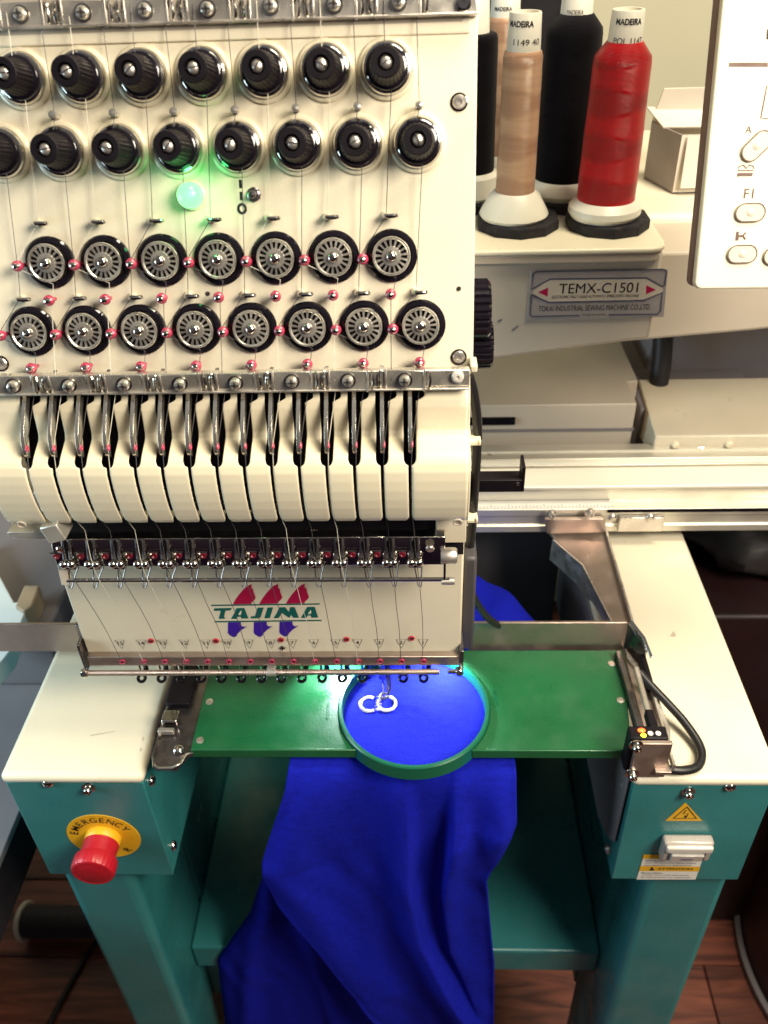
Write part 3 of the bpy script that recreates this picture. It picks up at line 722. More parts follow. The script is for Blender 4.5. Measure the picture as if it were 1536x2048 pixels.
for X, s_ in ((-219, 1), (25.5, -1)):
    MB().lathe([(1.6, -7), (1.6, -2), (3.2, -1.6), (3.4, 1.4), (2.6, 2.6), (0, 2.6)], 6, c=(X, 381.0, -418.6 if X < 0 else -417.6), ax=(-s_, 0, 0)).build('rod_nut', 'chrome', spo, bevel=.3)
MB().cyl((-99, 381, -418.2), (-93, 381, -418.2), 2.5, n=16).box((-98.5, 381, -418), (-93.5, 390, -414.5)).build('rod_collar', 'steel', spo, bevel=.3)
MB().box((25.8, 382, -421), (28.4, 398, -400)).build('end_bracket', 'dark_steel', head, bevel=.5)
MB().box((-219.5, 382, -419), (-217.8, 398, -394)).build('end_bracket', 'dark_steel', head, bevel=.5)
# presser feet on their bars
f0 = None
for i in range(15):
    X = 2.9-14*i
    if i == 2: continue
    P = V(X, 403, -448)
    if f0 is None:
        f_ = MB(); f_.torus(V(0, 0, 0), V(0, -.55, .83), 2.5, 1.15, 20, 10); f_.tube([V(1.9, 1.8, 1.6), V(3.4, 3.2, 5.5), V(3.6, 4, 12), V(3.6, 4, 34)], [1.5, 1.9, 1.6, 1.4], 10)
        f0 = local_part('presser_foot', f_, 'black_gloss', P, None, head)
        sub_part('needle_bar', MB().cyl((0, 1, 8), (0, 1, 38), 1.0, n=10), 'chrome', f0)
    else: copy_at(f0, P, None, head)
nb = MB(); nb.cyl((-25.1, 403, -410), (-25.1, 403, -448), 2.4, n=14)
nbo = nb.build('active_needle_bar', 'chrome', head)
MB().cyl((-25.1, 403, -448), (-25.1, 403, -470.5), .75, .45, n=10).build('needle', 'chrome', nbo)
MB().cyl((-21.2, 405, -410), (-21.2, 405, -462), 1.8, n=12).torus(V(-24.8, 403.2, -466.5), (0, 0, 1), 2.6, .8, 18, 8).tube([V(-21.2, 405, -461), V(-21.6, 404.4, -465), V(-22.6, 403.6, -466.5)], 1.0, 8).build('active_presser_foot', 'dark_steel', nbo)
# lamp under the head lights the hoop
lb = MB().box((-70, 424, -440), (20, 440, -432)).build('sewing_lamp', 'black_plastic', head, bevel=1)
led0 = None
for X in (-58, 16):
    MB().lathe([(4.0, 0), (3.8, 1.5), (2.5, 3.0), (0, 3.6)], 16, c=(X, 432, -440), ax=(0, -.3, -1)).build('lamp_led', 'led_white', lb)
    sd = bpy.data.lights.new('sewing_light', 'SPOT'); sd.energy = 0.55; sd.spot_size = R(125); sd.spot_blend = .35; sd.shadow_soft_size = 0.004; sd.color = (.86, .94, 1)
    so = bpy.data.objects.new('sewing_light', sd); col.objects.link(so); so.location = (V(X, 429, -445)+V(0, 0, FLOOR))/1000
    so.rotation_euler = Vector((.1 if X < 0 else -.15, -.55, -1)).to_track_quat('-Z', 'Y').to_euler()
# black ribbed thumbwheels on the right of the head
for (c, rad, x0, x1) in ((V(0, 422, -187.5), 15.8, 27, 38.2), (V(0, 424, -208), 13.0, 27, 40.6)):
    rib = lambda i, h, r: 1.0 if (i % 4) < 3 else .93
    MB().lathe([(rad*.8, x0), (rad, x0+.8), (rad, x1-1.5), (rad*.9, x1), (0, x1)], 96, c=c, ax=(1, 0, 0), rib=rib).build('thumbwheel', 'black_gloss', head, smooth=28)
# cable down the right side with its white ties
cb = [atY(px, py, Y) for px, py, Y in ((938, 752, 400), (948, 790, 400), (955, 850, 402), (953, 920, 404), (948, 1000, 408), (944, 1060, 412), (938, 1120, 416), (938, 1160, 420), (950, 1200, 430), (975, 1235, 442), (1000, 1252, 452))]
MB().tube(spline(cb, 5), 2.6, 12).build('head_cable', 'rubber', head)
for px, py, Y in ((945, 880, 398), (940, 1035, 404), (932, 1165, 414)):
    q = atY(px, py, Y)
    t = MB().box(q+V(-6, -1, -6), q+V(-1.2, 6, 6)).build('cable_clip', 'cream_shiny', head, bevel=1)
    MB().box(q+V(-2, -4.0, -1.1), q+V(4.4, 4, 1.1)).cyl(q+V(3.6, -4, 0), q+V(3.6, -3.8, 2.6), .9, n=8).build('cable_tie', 'cream_shiny', t, bevel=.4)
MB().box((27.5, 402, -420), (36, 436, -340)).build('head_side_plate', 'dark_grey', head, bevel=2)
# black sensor arm beside the head
q0 = atY(950, 985, 420); q1 = atY(1052, 935, 420)
MB().box((q0.x-12, 420, q0.z), (q1.x, 423, q1.z-9)).box((q1.x-1.8, 420, q0.z+1), (q1.x, 434, q1.z)).box((q0.x-12, 423, q0.z), (q1.x, 440, q0.z+2)).build('sensor_arm', 'black_plastic', head, bevel=.5)
local_part('arm_screw', MB().lathe([(1.4, 0), (1.2, .6), (0, .9)], 12), 'dark_steel', atY(1035, 968, 419.9), NP.mat(), head)
local_part('arm_screw', MB().lathe([(1.8, 0), (1.5, .8), (0, 1.2)], 12), 'chrome', atY(952, 958, 419.9), NP.mat(), head)
# aluminium colour-change rail end poking out on the left
a_ = atY(17, 1072, 366); c_ = atY(92, 1072, 366)
MB().box((a_.x, 366, a_.z-.6), (c_.x+2, 374, a_.z+2.6)).box((a_.x+2, 366.6, a_.z-3.0), (c_.x+2, 373, a_.z-.6)).build('guide_bar', 'alu', head, bevel=.3)
d_ = atY(105, 1069, 360)
MB().box((d_.x-5.2, 360, d_.z-5.6), (d_.x+5.2, 374, d_.z+5.6), rot=Euler((0, R(-14), 0)).to_matrix()).build('bar_clamp', 'alu', head, bevel=.8)
# ---- threads: one per needle, all the way down the head
COLS = ['thread_dark', 'thread_pale', 'thread_dark', 'thread_pale', 'thread_dark', 'thread_dark', 'thread_dark', 'thread_dark', 'thread_dark', 'thread_pale', 'thread_dark', 'thread_pale', 'thread_dark', 'thread_black', 'thread_dark']
def thread(i):
    rw = i % 2        # needles alternate between the lower and the upper row
    if rw == 0: k = i//2; X = XB[k]; r_ = 1; kref = (835, 285.5); href = (837, 582)
    else: k = i//2; X = XA[k]; r_ = 0; kref = (773.7, 137.8); href = (781, 431)
    W_ = WHEEL[(r_, k)]
    pts = [tp(X-1.5, 500, -150, 3.0), tp(X-1.0, *kref, 6.5)+TP.v*8, tp(X+9.5*0+.2, *kref, 5.2), tp(X+1.5, *kref, 5.0)-TP.v*9]
    H = tp(X-.6, *href, 4.2)
    if r_ == 1: pts.insert(1, tp(X+.4, 835, 214, 5))
    pts += [tp(X-1.2, *href, 3.2)+TP.v*12, H+TP.u*-1.2]
    B1 = W_+TP.u*-13.6+TP.v*-1.0+TP.n*5.0; B2 = W_+TP.u*-.6+TP.v*-17.6+TP.n*5.0
    pts += [B1+TP.u*-1.2+TP.v*1.5, B1+TP.v*-2.0, W_+TP.u*-8.9+TP.v*-5+TP.n*5.6, W_+TP.u*2+TP.v*-10+TP.n*6.0, B2+TP.u*1.1, B2+TP.v*-2]
    XL_ = XS[i]
    pts += [BR.at(XL_+5.2, 0, .8), V(XL_+5.0, 380.5, -211), V(XL_+1.4, 364, -231), V(XL_+1.0, 362, -236), V(XL_+.6, 359.0, -246), V(XL_+.4, 359.0, -258), V(XL_+.4, 361, -273), V(CX[i]-.5, 369, -290)]
    c = CX[i]
    pts += [V(c+.3, 365, -303), V(c+1.2, 362.4, -313), V(c+2.2, rodY-1.6, rodZ), V(c+2.2+(2.4)*.36+random.uniform(-.5, .5), 371.5, -352), V(c+2.2+2.4*.62+random.uniform(-.7, .7), 378, -377), V(-193.2+14*i-.6, 382.6, -405), V(-193.2+14*i, 382.6, -410)]
    pts = pts[:-4]+spline(pts[-4:], 6)
    MB().tube(pts, .19, 5).build('thread', COLS[i], head)
for i in range(15): thread(i)
# ================================================================== MACHINE BODY (stand, arms, rear column)
mc = empty('embroidery_machine', (-25, 450, -FLOOR))
tag(mc, 'teal and cream embroidery machine stand with two front arms and rear column', 'sewing machine')
AZ = -478.0
def arm(x0, x1, inner):
    c = MB().box((x0, 343.6, AZ-9), (x1, 640, AZ)).build('arm_cover', 'cream', mc, bevel=4.0, seg=4)
    bx = MB().box((x0+1.5, 345.5, -601), (x1-1.5, 640, AZ-9.3)).build('arm_box', 'teal', mc, bevel=.8)
    return c, bx
cL, bL = arm(-281, -184, 1)
cR, bR = arm(138.2, 233, -1)
MB().prism([V(136.9, y, z) for y, z in ((350, -484), (350, -560), (362, -575), (392, -593), (640, -593), (640, -484))], V(1.6, 0, 0)).build('arm_inner_panel', 'grey_paint', mc, bevel=.5)
for x0, x1 in ((-277, -222), (169, 230.5)):
    lg = MB().box((x0, 353, -FLOOR+12), (x1, 452, -601.2)).build('leg', 'teal', mc, bevel=7, seg=4)
    MB().cyl((x0+27, 395, -FLOOR), (x0+27, 395, -FLOOR+13), 22, n=24).build('foot', 'rubber', lg, bevel=2)
sh = MB().box((-221.5, 400, -862), (168.5, 640, -824)).build('lower_shelf', 'teal', mc, bevel=3, seg=3)
MB().box((-184, 646, -1000), (138, 652, -468)).build('rear_panel', 'dark_grey', mc, bevel=1)
MB().box((-225, 452.5, -1000), (-222, 645, -598.3)).build('side_panel', 'teal', mc, bevel=.5)
MB().box((169.5, 452.5, -1000), (172.5, 645, -598.3)).build('side_panel', 'teal', mc, bevel=.5)
MB().box((-221.6, 418, -960), (-180, 426, -862.4)).build('gusset', 'teal', mc, bevel=1)
FP = Plane((0, 345.5, -540), (1, 0, 0), (0, 0, 1)); FM = FP.mat()
bolt = MB().lathe([(4.4, 0), (4.4, .9), (2.9, 1.0), (2.9, 4.0), (2.5, 4.8), (1.5, 4.9), (1.4, 3.2), (0, 3.2)], 24)
rnd = MB().lathe([(3.9, 0), (3.7, 1.2), (2.7, 2.4), (1.3, 2.9), (.7, 2.8), (.6, 2.2), (0, 2.2)], 24)
b_ = local_part('front_bolt', bolt, 'chrome', FP.on(178, 1574), FM, mc); copy_at(b_, FP.on(1376, 1582), FM, mc)
b_ = local_part('front_screw', rnd, 'chrome', FP.on(96, 1565), FM, mc); copy_at(b_, FP.on(1460, 1572), FM, mc)
SR = Euler((0, R(90), 0)).to_matrix()
for px, py in ((302, 1561), (346, 1691)):
    P = atX(px, py, -185.2); local_part('side_screw', rnd, 'chrome', P, SR, mc)
SL = Euler((0, R(-90), 0)).to_matrix()
for px, py in ((1248, 1570), (1217, 1697)):
    P = atX(px, py, 139.2); o = local_part('side_screw', rnd, 'steel', P, SL, mc)
AP = Plane((0, 450, AZ+.05), (1, 0, 0), (0, 1, 0))
decal('scuff_mark', AP, [[(1340, 1272), (1347, 1262), (1353, 1271), (1347, 1274)]], 'cream_grey', mc, .1)
decal('paint_chip', AP, [[(279, 1500), (282, 1494), (283, 1499), (281, 1504)], [(284, 1478), (287, 1472), (288, 1479), (285, 1483)], [(180, 1470), (230, 1462), (231, 1463), (181, 1472)]], 'cream_grey', mc, .1)
# ---- emergency stop
em = empty('emergency_stop', FP.on(208, 1672), FM, mc); PC = FP.on(208, 1672)
sub_part('yellow_disc', MB().lathe([(26.3, .05), (26.2, .5), (0, .5)], 64), 'yellow', em)
PE = Plane(PC+V(0, -.9, 0), (1, 0, 0), (0, 0, 1))
def arc_text(s_, rad, a_mid, da, top=True):
    n = len(s_)
    for i, ch in enumerate(s_):
        a = a_mid+da*((n-1)/2-i)*(1 if top else -1)
        P = PE.at(rad*math.cos(R(a)), rad*math.sin(R(a)), .05)
        o = text('disc_letter', ch, PE, P, None, 5.6, 'ink', em, rotz=R(a-90 if top else a+90), bold=.004)
arc_text('EMERGENCY', 20.6, 98, 17.0); arc_text('R', 21.2, -47, 17, False)
sub_part('collar', MB().lathe([(12.6, .5), (12.6, 5.5), (12.0, 6.4), (0, 6.4)], 40), 'yellow', em)
rib = lambda i, h, r: 1.0 if (h < 17.5 or i % 4 < 2) else .988
sub_part('push_cap', MB().lathe([(11.0, 6.0), (12.6, 6.6), (12.3, 12), (12.4, 17), (14.6, 18.2), (15.2, 19.4), (15.2, 26.6), (14.4, 28.4), (12.8, 29.0), (11.8, 28.7), (11.4, 28.9), (0, 28.9)], 112, rib=rib), 'red_button', em, smooth=28)
# ---- power switch, warning labels
decal('warning_triangle', FP, [[(1371, 1605), (1405, 1642), (1330, 1642)]], 'yellow', mc, .3)
t = MB(); t.strip([FP.on(x, y, .5) for x, y in ((1374, 1614), (1393, 1637), (1347, 1637))], 1.3, FP, closed=True)
t.strip([FP.on(x, y, .5) for x, y in ((1373, 1620), (1366, 1628), (1377, 1627), (1371, 1635))], .7, FP)
t.poly([FP.on(x, y, .5) for x, y in ((1368, 1631), (1376, 1632), (1370, 1637))]); t.build('warning_symbol', 'ink', mc, smooth=0)
decal('attention_label', FP, [[(1288, 1710), (1408, 1711), (1391, 1759), (1273, 1759)]], 'white_print', mc, .3)
decal('label_band', FP, [[(1287.8, 1709), (1408.4, 1710), (1406, 1718.5), (1284.8, 1717.5)]], 'yellow', mc, .45)
decal('label_band', FP, [[(1281, 1732), (1400.5, 1733.5), (1397.5, 1743), (1278, 1742)]], 'yellow', mc, .45)
text('attention_text', 'ATTENTION', FP, 1350, 1738, 2.6, 'ink', mc, w_mm=25, lift=.6, bold=.02)
decal('attention_mark', FP, [[(1304, 1733.5), (1309, 1741), (1298.5, 1741)]], 'ink', mc, .6)
text('label_text', 'Moving parts', FP, 1311, 1722, 2.0, 'ink', mc, w_mm=13.5, lift=.6)
text('label_text', 'Turn off the power switch before', FP, 1341, 1726.5, 1.8, 'ink', mc, w_mm=36, lift=.6)
text('label_text', 'any inspection or maintenance', FP, 1336, 1731, 1.8, 'ink', mc, w_mm=34, lift=.6)
text('label_text', 'Pieces mobiles', FP, 1304, 1746, 1.9, 'ink', mc, w_mm=15, lift=.6)
text('label_text', 'Couper avant toute intervention', FP, 1331, 1750.5, 1.8, 'ink', mc, w_mm=34, lift=.6)
text('label_text', 'de maintenance ou inspection', FP, 1331, 1755, 1.8, 'ink', mc, w_mm=36, lift=.6)
P0 = FP.on(1364, 1700); sw = empty('power_switch', P0, FM, mc)
sub_part('switch_housing', MB().box((-17, -1.5, 0), (17, 20.5, 8)), 'switch_grey', sw, bevel=2, seg=3)
sub_part('switch_cover', MB().box((-16, 12.5, 7.6), (16, 19.5, 11)), 'clear', sw, bevel=2, seg=3)
sub_part('rocker', MB().prism([V(-11, 0, 7.9), V(-11, 10, 7.9), V(-11, 10, 11), V(-11, 0, 8.8)], V(22, 0, 0)), 'clear', sw, bevel=.5)
sub_part('rocker_groove', MB().box((-14, 10.6, 7.8), (14, 11.8, 8.3)), 'dark_grey', sw, smooth=0)
sub_part('rocker_mark', MB().box((-4, 4, 9.8), (4, 5.4, 10.3)).box((-13, 1, 7.9), (-12, 9, 8.3)).box((12, 1, 7.9), (13, 9, 8.3)), 'ink_grey', sw, smooth=0)
# ---- rear column, arm with type plate, rear base
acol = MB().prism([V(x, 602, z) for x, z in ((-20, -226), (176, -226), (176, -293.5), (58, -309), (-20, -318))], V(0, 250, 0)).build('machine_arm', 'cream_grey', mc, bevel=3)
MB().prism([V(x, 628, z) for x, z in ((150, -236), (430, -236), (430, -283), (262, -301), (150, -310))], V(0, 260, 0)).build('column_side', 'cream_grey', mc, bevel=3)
LB = Plane((0, 601.8, -250), (1, 0, 0), (0, 0, 1))
lab = empty('type_plate', (130, 601, -255), None, mc)
MB().prism([LB.on(x, y) for x, y in ((1061, 541), (1336, 536), (1327, 633), (1053, 640))], V(0, -.8, 0)).build('plate_base', 'label_grey', lab, bevel=.3)
LQ = Plane((0, 600.9, -250), (1, 0, 0), (0, 0, 1))
zz = lambda x, y: (930+x/2.5347, 440+y/2.5347)
decal('plate_panel', LQ, [[zz(*p) for p in ((345, 360), (430, 300), (920, 294), (1003, 345), (1003, 365), (905, 410), (425, 418), (345, 374))]], 'label_tan', lab, .1)
fr = MB()
for pth in ([(1000, 338), (920, 294), (432, 300), (338, 350), (346, 275), (362, 262), (1008, 250), (1022, 262), (1012, 330), (1000, 338)],
            [(336, 380), (424, 418), (905, 408), (1000, 368), (990, 462), (975, 478), (728, 481)], [(580, 484), (340, 490), (330, 480), (336, 380)]):
    fr.strip([LQ.on(*zz(*p), .2) for p in pth], 1.25, LQ)
fr.build('plate_frame', 'ink_grey', lab, smooth=0)
decal('plate_arrow', LQ, [[zz(*p) for p in ((370, 366), (422, 342), (418, 388))]], 'ink_red', lab, .2)
decal('plate_arrow', LQ, [[zz(*p) for p in ((968, 354), (920, 331), (917, 376))]], 'ink_red', lab, .2)
text('plate_model', 'TEMX-C1501', LQ, *zz(677, 345), 7.6, 'ink', lab, w_mm=57, lift=.25)
text('plate_small', 'ELECTRONIC MULTI-HEAD AUTOMATIC EMBROIDERY MACHINE', LQ, *zz(660, 387), 2.2, 'ink', lab, w_mm=63, lift=.25)
text('plate_maker', 'TOKAI INDUSTRIAL SEWING MACHINE CO.,LTD.', LQ, *zz(656, 447), 4.8, 'ink', lab, w_mm=82, lift=.25)
text('plate_origin', 'MADE IN JAPAN', LQ, *zz(653, 482), 1.8, 'ink', lab, w_mm=17, lift=.25)
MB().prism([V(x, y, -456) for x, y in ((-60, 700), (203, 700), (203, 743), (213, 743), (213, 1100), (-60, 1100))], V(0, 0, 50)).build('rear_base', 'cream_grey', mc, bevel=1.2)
MB().box((-60, 697.5, -433.5), (203.5, 700, -432)).build('base_seam', 'grey_paint', mc, smooth=0)
q = atY(1000, 841, 699.5); MB().box((q.x-40, 697, q.z-3.5), (q.x+14, 699.9, q.z+3.5)).build('base_slot', 'void', mc, smooth=0)
MB().box((213.5, 720, -470), (330, 1000, -424)).build('rear_side', 'grey_paint', mc, bevel=2)
MB().box((235, 800, -640), (600, 960, -301)).build('rear_cabinet', 'grey_paint', mc, bevel=2)
cbp = [V(234, 790, -300), V(235, 786, -330), V(238, 778, -360), V(240, 770, -395), V(240, 765, -425)]
MB().tube(spline(cbp, 6), 9.5, 16).build('column_cable', 'rubber', mc)
# marks worn in the paint
decal('scuff_mark', LB, [[(994, 642), (1003, 637), (1004, 641), (997, 646)], [(1022, 660), (1036, 650), (1037, 653), (1026, 662)]], 'grey_paint', mc, .1)
# ================================================================== PANTOGRAPH (X-Y drive beam and hoop arms)
pg = empty('pantograph', (150, 585, -470)); tag(pg, 'aluminium drive beam with ruler and steel hoop arms behind the green hoop', 'drive frame')
beam = MB().prism([V(-330, y, z) for y, z in ((585, -465.5), (585, -459), (587, -458), (587, -449), (585, -448), (585, -441), (597, -441), (597, -425), (591, -425), (591, -423), (620, -423), (620, -430), (627, -430), (627, -424.5), (634, -424.5), (634, -434), (682, -440), (682, -466))], V(760, 0, 0)).build('drive_beam', 'alu', pg, bevel=.5)
MB().box((-330, 590.6, -424.6), (430, 619, -421.6)).build('beam_cover', 'alu_white', pg, bevel=.8)
MB().box((-330, 627.5, -424.4), (430, 633.5, -423.2)).build('beam_ledge', 'alu_white', pg, bevel=.3)
MB().box((160, 584.4, -444.6), (430, 586, -441.6)).build('beam_groove', 'void', pg, smooth=0)
MB().box((-100, 652, -442), (430, 676, -434.5)).build('beam_track', 'alu', pg, bevel=.5)
MB().box((-100, 662, -434.4), (430, 664, -433.4)).build('track_rib', 'alu_white', pg, smooth=0)
local_part('beam_screw', rnd, 'chrome', atZ(979, 912, -437), None, pg)
rl = MB().box((-60, 585.6, -441), (164, 596.4, -440.1)).build('ruler', 'white_print', pg, smooth=0)
tk = MB()
for i in range(75):
    x = -58+i*3.0; tk.add([V(x, 586.2, -439.9), V(x+.35, 586.2, -439.9), V(x+.35, 588.6+(2 if i % 5 == 0 else 0), -439.9), V(x, 588.6+(2 if i % 5 == 0 else 0), -439.9)], [[0, 1, 2, 3]])
tk.build('ruler_tick', 'ink_grey', rl, smooth=0)
# carriage cover box
cb = MB(); z0, z1 = -440, -420
cb.add([V(214.5, 668, -444), V(430, 668, -444), V(430, 776, -470), V(220, 776, -470), V(215.5, 668, z1-2), V(430, 668, z1-2), V(430, 772, z1), V(221, 772, z1)],
       [[0, 1, 5, 4], [1, 2, 6, 5], [2, 3, 7, 6], [3, 0, 4, 7], [4, 5, 6, 7], [3, 2, 1, 0]])
cbo = cb.build('carriage_cover', 'cream_plate', pg, bevel=1.6)
for px, py in ((1350, 890), (1457, 889)):
    local_part('cover_screw', rnd, 'cream_shiny', atY(px, py, 667.8), FM, pg)
local_part('cover_bolt', bolt, 'steel', atY(1401, 902, 667), Euler((R(60), 0, 0)).to_matrix(), pg)
# bracket and flat steel arm on the right
PZ = -466
def zpl(px, py, Z=PZ): return atZ(px, py, Z)
brk = MB().prism([atY(x, y, 582.5) for x, y in ((1089, 1034), (1206, 1032), (1213, 1059), (1092, 1062))], V(0, -4, 0)).build('arm_bracket', 'brushed', pg, bevel=.6)
for px, py in ((1103, 1027), (1180, 1025)):
    local_part('bracket_bolt', bolt, 'steel', atY(px, py, 578), FM, pg)
q = MB().box((170, 580, -462), (208, 584, -447)).build('adjust_plate', 'steel', pg, bevel=.6)
for px in (1224, 1300): local_part('adjust_screw', rnd, 'steel', atY(px, 1034, 579.8), FM, pg)
armp = [zpl(x, y) for x, y in ((1093, 1059), (1212, 1057), (1344, 1545), (1312, 1545), (1236, 1262), (1168, 1130), (1112, 1080))]
ap = MB().prism(armp, V(0, 0, -2.6)).build('hoop_arm', 'brushed', pg, bevel=.4)
fl_ = [zpl(x, y) for x, y in ((1108, 1078), (1168, 1130), (1236, 1262))]
MB().add([p for p in fl_]+[p+V(-1, 0, -22) for p in fl_], [[0, 1, 4, 3], [1, 2, 5, 4]]).build('arm_flange', 'steel', ap, solid=1.6, smooth=0)
er = [zpl(x, y, PZ+.2) for x, y in ((1206, 1058), (1344, 1540))]
MB().add([er[0], er[1], er[1]+V(0, 0, 5), er[0]+V(0, 0, 5)], [[0, 1, 2, 3]]).build('arm_edge', 'steel', ap, solid=1.6, smooth=0)
# cross bars left and right of the head
def bar(x0, x1, nm='cross_bar'):
    o = MB().box((x0, 449, -469.5), (x1, 451.4, -441)).build(nm, 'brushed', pg, bevel=.5)
    return o
cbR = bar(36, 150)
MB().box((34.5, 451, -469), (37, 475, -441)).build('bar_flange', 'dark_steel', cbR, bevel=.8)
MB().prism([V(150, 449, -441), V(158, 437, -447), V(160, 431, -452), V(160, 431, -464), V(150, 449, -469)], V(2.0, .8, 0)).build('bar_corner', 'dark_steel', cbR, bevel=.5)
MB().prism([V(151, 449, -440.6), V(158, 437, -444), V(162, 424, -450), V(164, 424, -450), V(160.5, 438, -444), V(153.5, 451.5, -440.6)], V(0, 0, -1.6)).build('bar_strap', 'chrome', cbR, bevel=.3)
MB().prism([V(150, 445, -462), V(158, 425, -463), V(163.5, 412, -464), V(166, 372, -464), V(163, 360, -464), V(161, 360, -464), V(163, 374, -464), V(159, 414, -464), V(150, 435, -463)], V(0, 0, -4)).build('side_strip', 'steel', cbR, bevel=.4)
MB().prism([V(142, 440, -460), V(146, 440, -460), V(148, 360, -460), V(144, 352, -460)], V(0, 0, -9)).build('side_channel', 'dark_steel', cbR, bevel=.5)
MB().box((157, 404, -464), (161, 432, -455)).build('clamp_finger', 'black_plastic', cbR, rot=None) if False else MB().box((157, 404, -464), (161, 432, -455)).build('clamp_finger', 'black_plastic', cbR, bevel=1)
cbL = bar(-420, -252)
MB().box((-252.6, 447, -475), (-246, 452, -440)).build('bar_flange', 'dark_steel', cbL, bevel=.8)
MB().box((-250, 440, -476), (-246, 449, -462)).build('bar_flange', 'dark_steel', cbL, bevel=.8)
# left hoop holder channel
lh = MB().prism([zpl(x, y, -468) for x, y in ((312, 1537), (352, 1537), (376, 1510), (395, 1500), (432, 1300), (365, 1300), (306, 1515))], V(0, 0, -3)).build('hoop_holder', 'dark_steel', pg, bevel=.5)
MB().tube([zpl(x, y, -466.5) for x, y in ((372, 1302), (340, 1400), (307, 1512), (309, 1533), (318, 1538), (345, 1537), (362, 1528), (372, 1510), (386, 1507))], 1.3, 8).build('holder_rim', 'chrome', lh)
MB().box((-176, 376, -467), (-165, 386, -461)).build('holder_clip', 'chrome', lh, bevel=1)
MB().box((-177, 369, -467), (-166, 372.5, -463)).build('holder_spring', 'steel', lh, bevel=.6)
MB().box((-177, 392, -467), (-160, 436, -462)).build('holder_block', 'black_plastic', lh, bevel=1)
local_part('holder_screw', rnd, 'chrome', zpl(357, 1500, -467), None, pg)
# thread-break sensor box on the right arm
sb = empty('sensor', (146, 345, -473), None, pg)
MB().box((131.5, 346.5, -474), (155.5, 357, -441)).build('sensor_case', 'black_plastic', sb, bevel=1.5)
MB().box((134.5, 343.0, -475.5), (157.0, 346.2, -441.8)).build('sensor_face', 'brushed', sb, bevel=.5)
SPZ = Plane((0, 350, -440.9), (1, 0, 0), (0, 1, 0))
MB().sphere(V(139.6, 353.0, -441.2), 2.0, 12, 8, (1.3, .9, .6)).build('sensor_led', 'led_red', sb)
MB().sphere(V(140.0, 349.2, -441.2), 1.9, 12, 8, (1.0, .9, .6)).build('sensor_led', 'led_yellow', sb)
for x in (144.6, 149.4):
    MB().lathe([(1.8, 0), (1.7, .4), (1.2, .5), (1.1, .1), (0, .1)], 16, c=(x, 350.6, -441)).build('sensor_dial', 'white_print', sb)
local_part('sensor_screw', bolt, 'chrome', atY(1272, 1489, 343), FM, pg); local_part('sensor_screw', bolt, 'chrome', atY(1264, 1546, 343), FM, pg)
MB().box((146, 357, -450), (151.5, 372, -443)).build('sensor_plug', 'black_plastic', sb, bevel=1)
MB().box((147.2, 372, -449), (151.0, 412, -446)).build('sensor_wire', 'steel', sb, bevel=1)
cp = [V(152, 412, -452), V(157, 405, -455), V(168, 394, -462), V(178, 382, -468), V(184.5, 368, -472), V(184.5, 358, -473.5), V(179, 349.5, -473.5), V(168, 345.8, -472), V(157, 346.5, -471)]
MB().tube(spline(cp, 7), 2.9, 12).build('sensor_cable', 'rubber', sb)
# ================================================================== HOOP
hp = empty('embroidery_hoop', (-4, 392, -472)); tag(hp, 'green plastic embroidery hoop with flat side wings holding blue fabric', 'hoop')
HC = V(-4, 392, 0); n = 96
ring = MB(); prof = [(49.0, -474), (49.0, -463.6), (49.6, -462.6), (51.4, -462.6), (52.2, -463.4), (52.6, -474), (49.0, -474)]
vs = []; k = len(prof)-1
for i in range(n):
    a = 2*math.pi*i/n
    vs += [HC+V(r*math.cos(a), r*math.sin(a), zq) for r, zq in prof[:-1]]
fs = [[i*k+j, ((i+1) % n)*k+j, ((i+1) % n)*k+(j+1) % k, i*k+(j+1) % k] for i in range(n) for j in range(k)]
ring.add(vs, fs); ring.build('hoop_ring', 'green_ring', hp, smooth=40)
def wing(s_, xe_f, xe_b):
    pts = []
    for a in range(-41, 90, 5):
        an = R(a); x = HC.x+s_*52.4*math.cos(an); y = HC.y+52.4*math.sin(an)
        if y <= 446: pts.append(V(x, y, -470))
    pts = [V(HC.x+s_*38.4, 357, -470)]+pts
    pts += [V(pts[-1].x, 446, -470), V(xe_b, 446, -470), V(xe_f, 357, -470)]
    o = MB().prism(pts, V(0, 0, 4)).build('hoop_wing', 'green_hoop', hp, bevel=.8)
    x0, x1 = sorted((HC.x+s_*38, xe_f))
    MB().box((x0, 355.6, -473), (x1, 357.4, -465.2)).build('wing_lip', 'green_hoop', o, bevel=.6)
    return o
wing(-1, -152, -153); wing(1, 138, 149)
for px, py in ((1223, 1328), (1241, 1401), (419, 1404), (400, 1481)):
    o = local_part('hoop_screw', MB().lathe([(2.7, 0), (2.6, .5), (1.2, .7), (.8, .7), (.7, .3), (0, .3)], 20), 'steel', atZ(px, py, -466)+V(0, 0, .1), None, hp)
gp = Plane((0, 400, -465.7), (1, 0, 0), (0, 1, 0))
for px, py, s_ in ((991, 1395, 'LARGE'), (656, 1420, 'MADE')):
    text('moulded_mark', s_, gp, px, py, 2.4, 'green_ring', hp, rotz=R(90), w_mm=14, lift=.1)
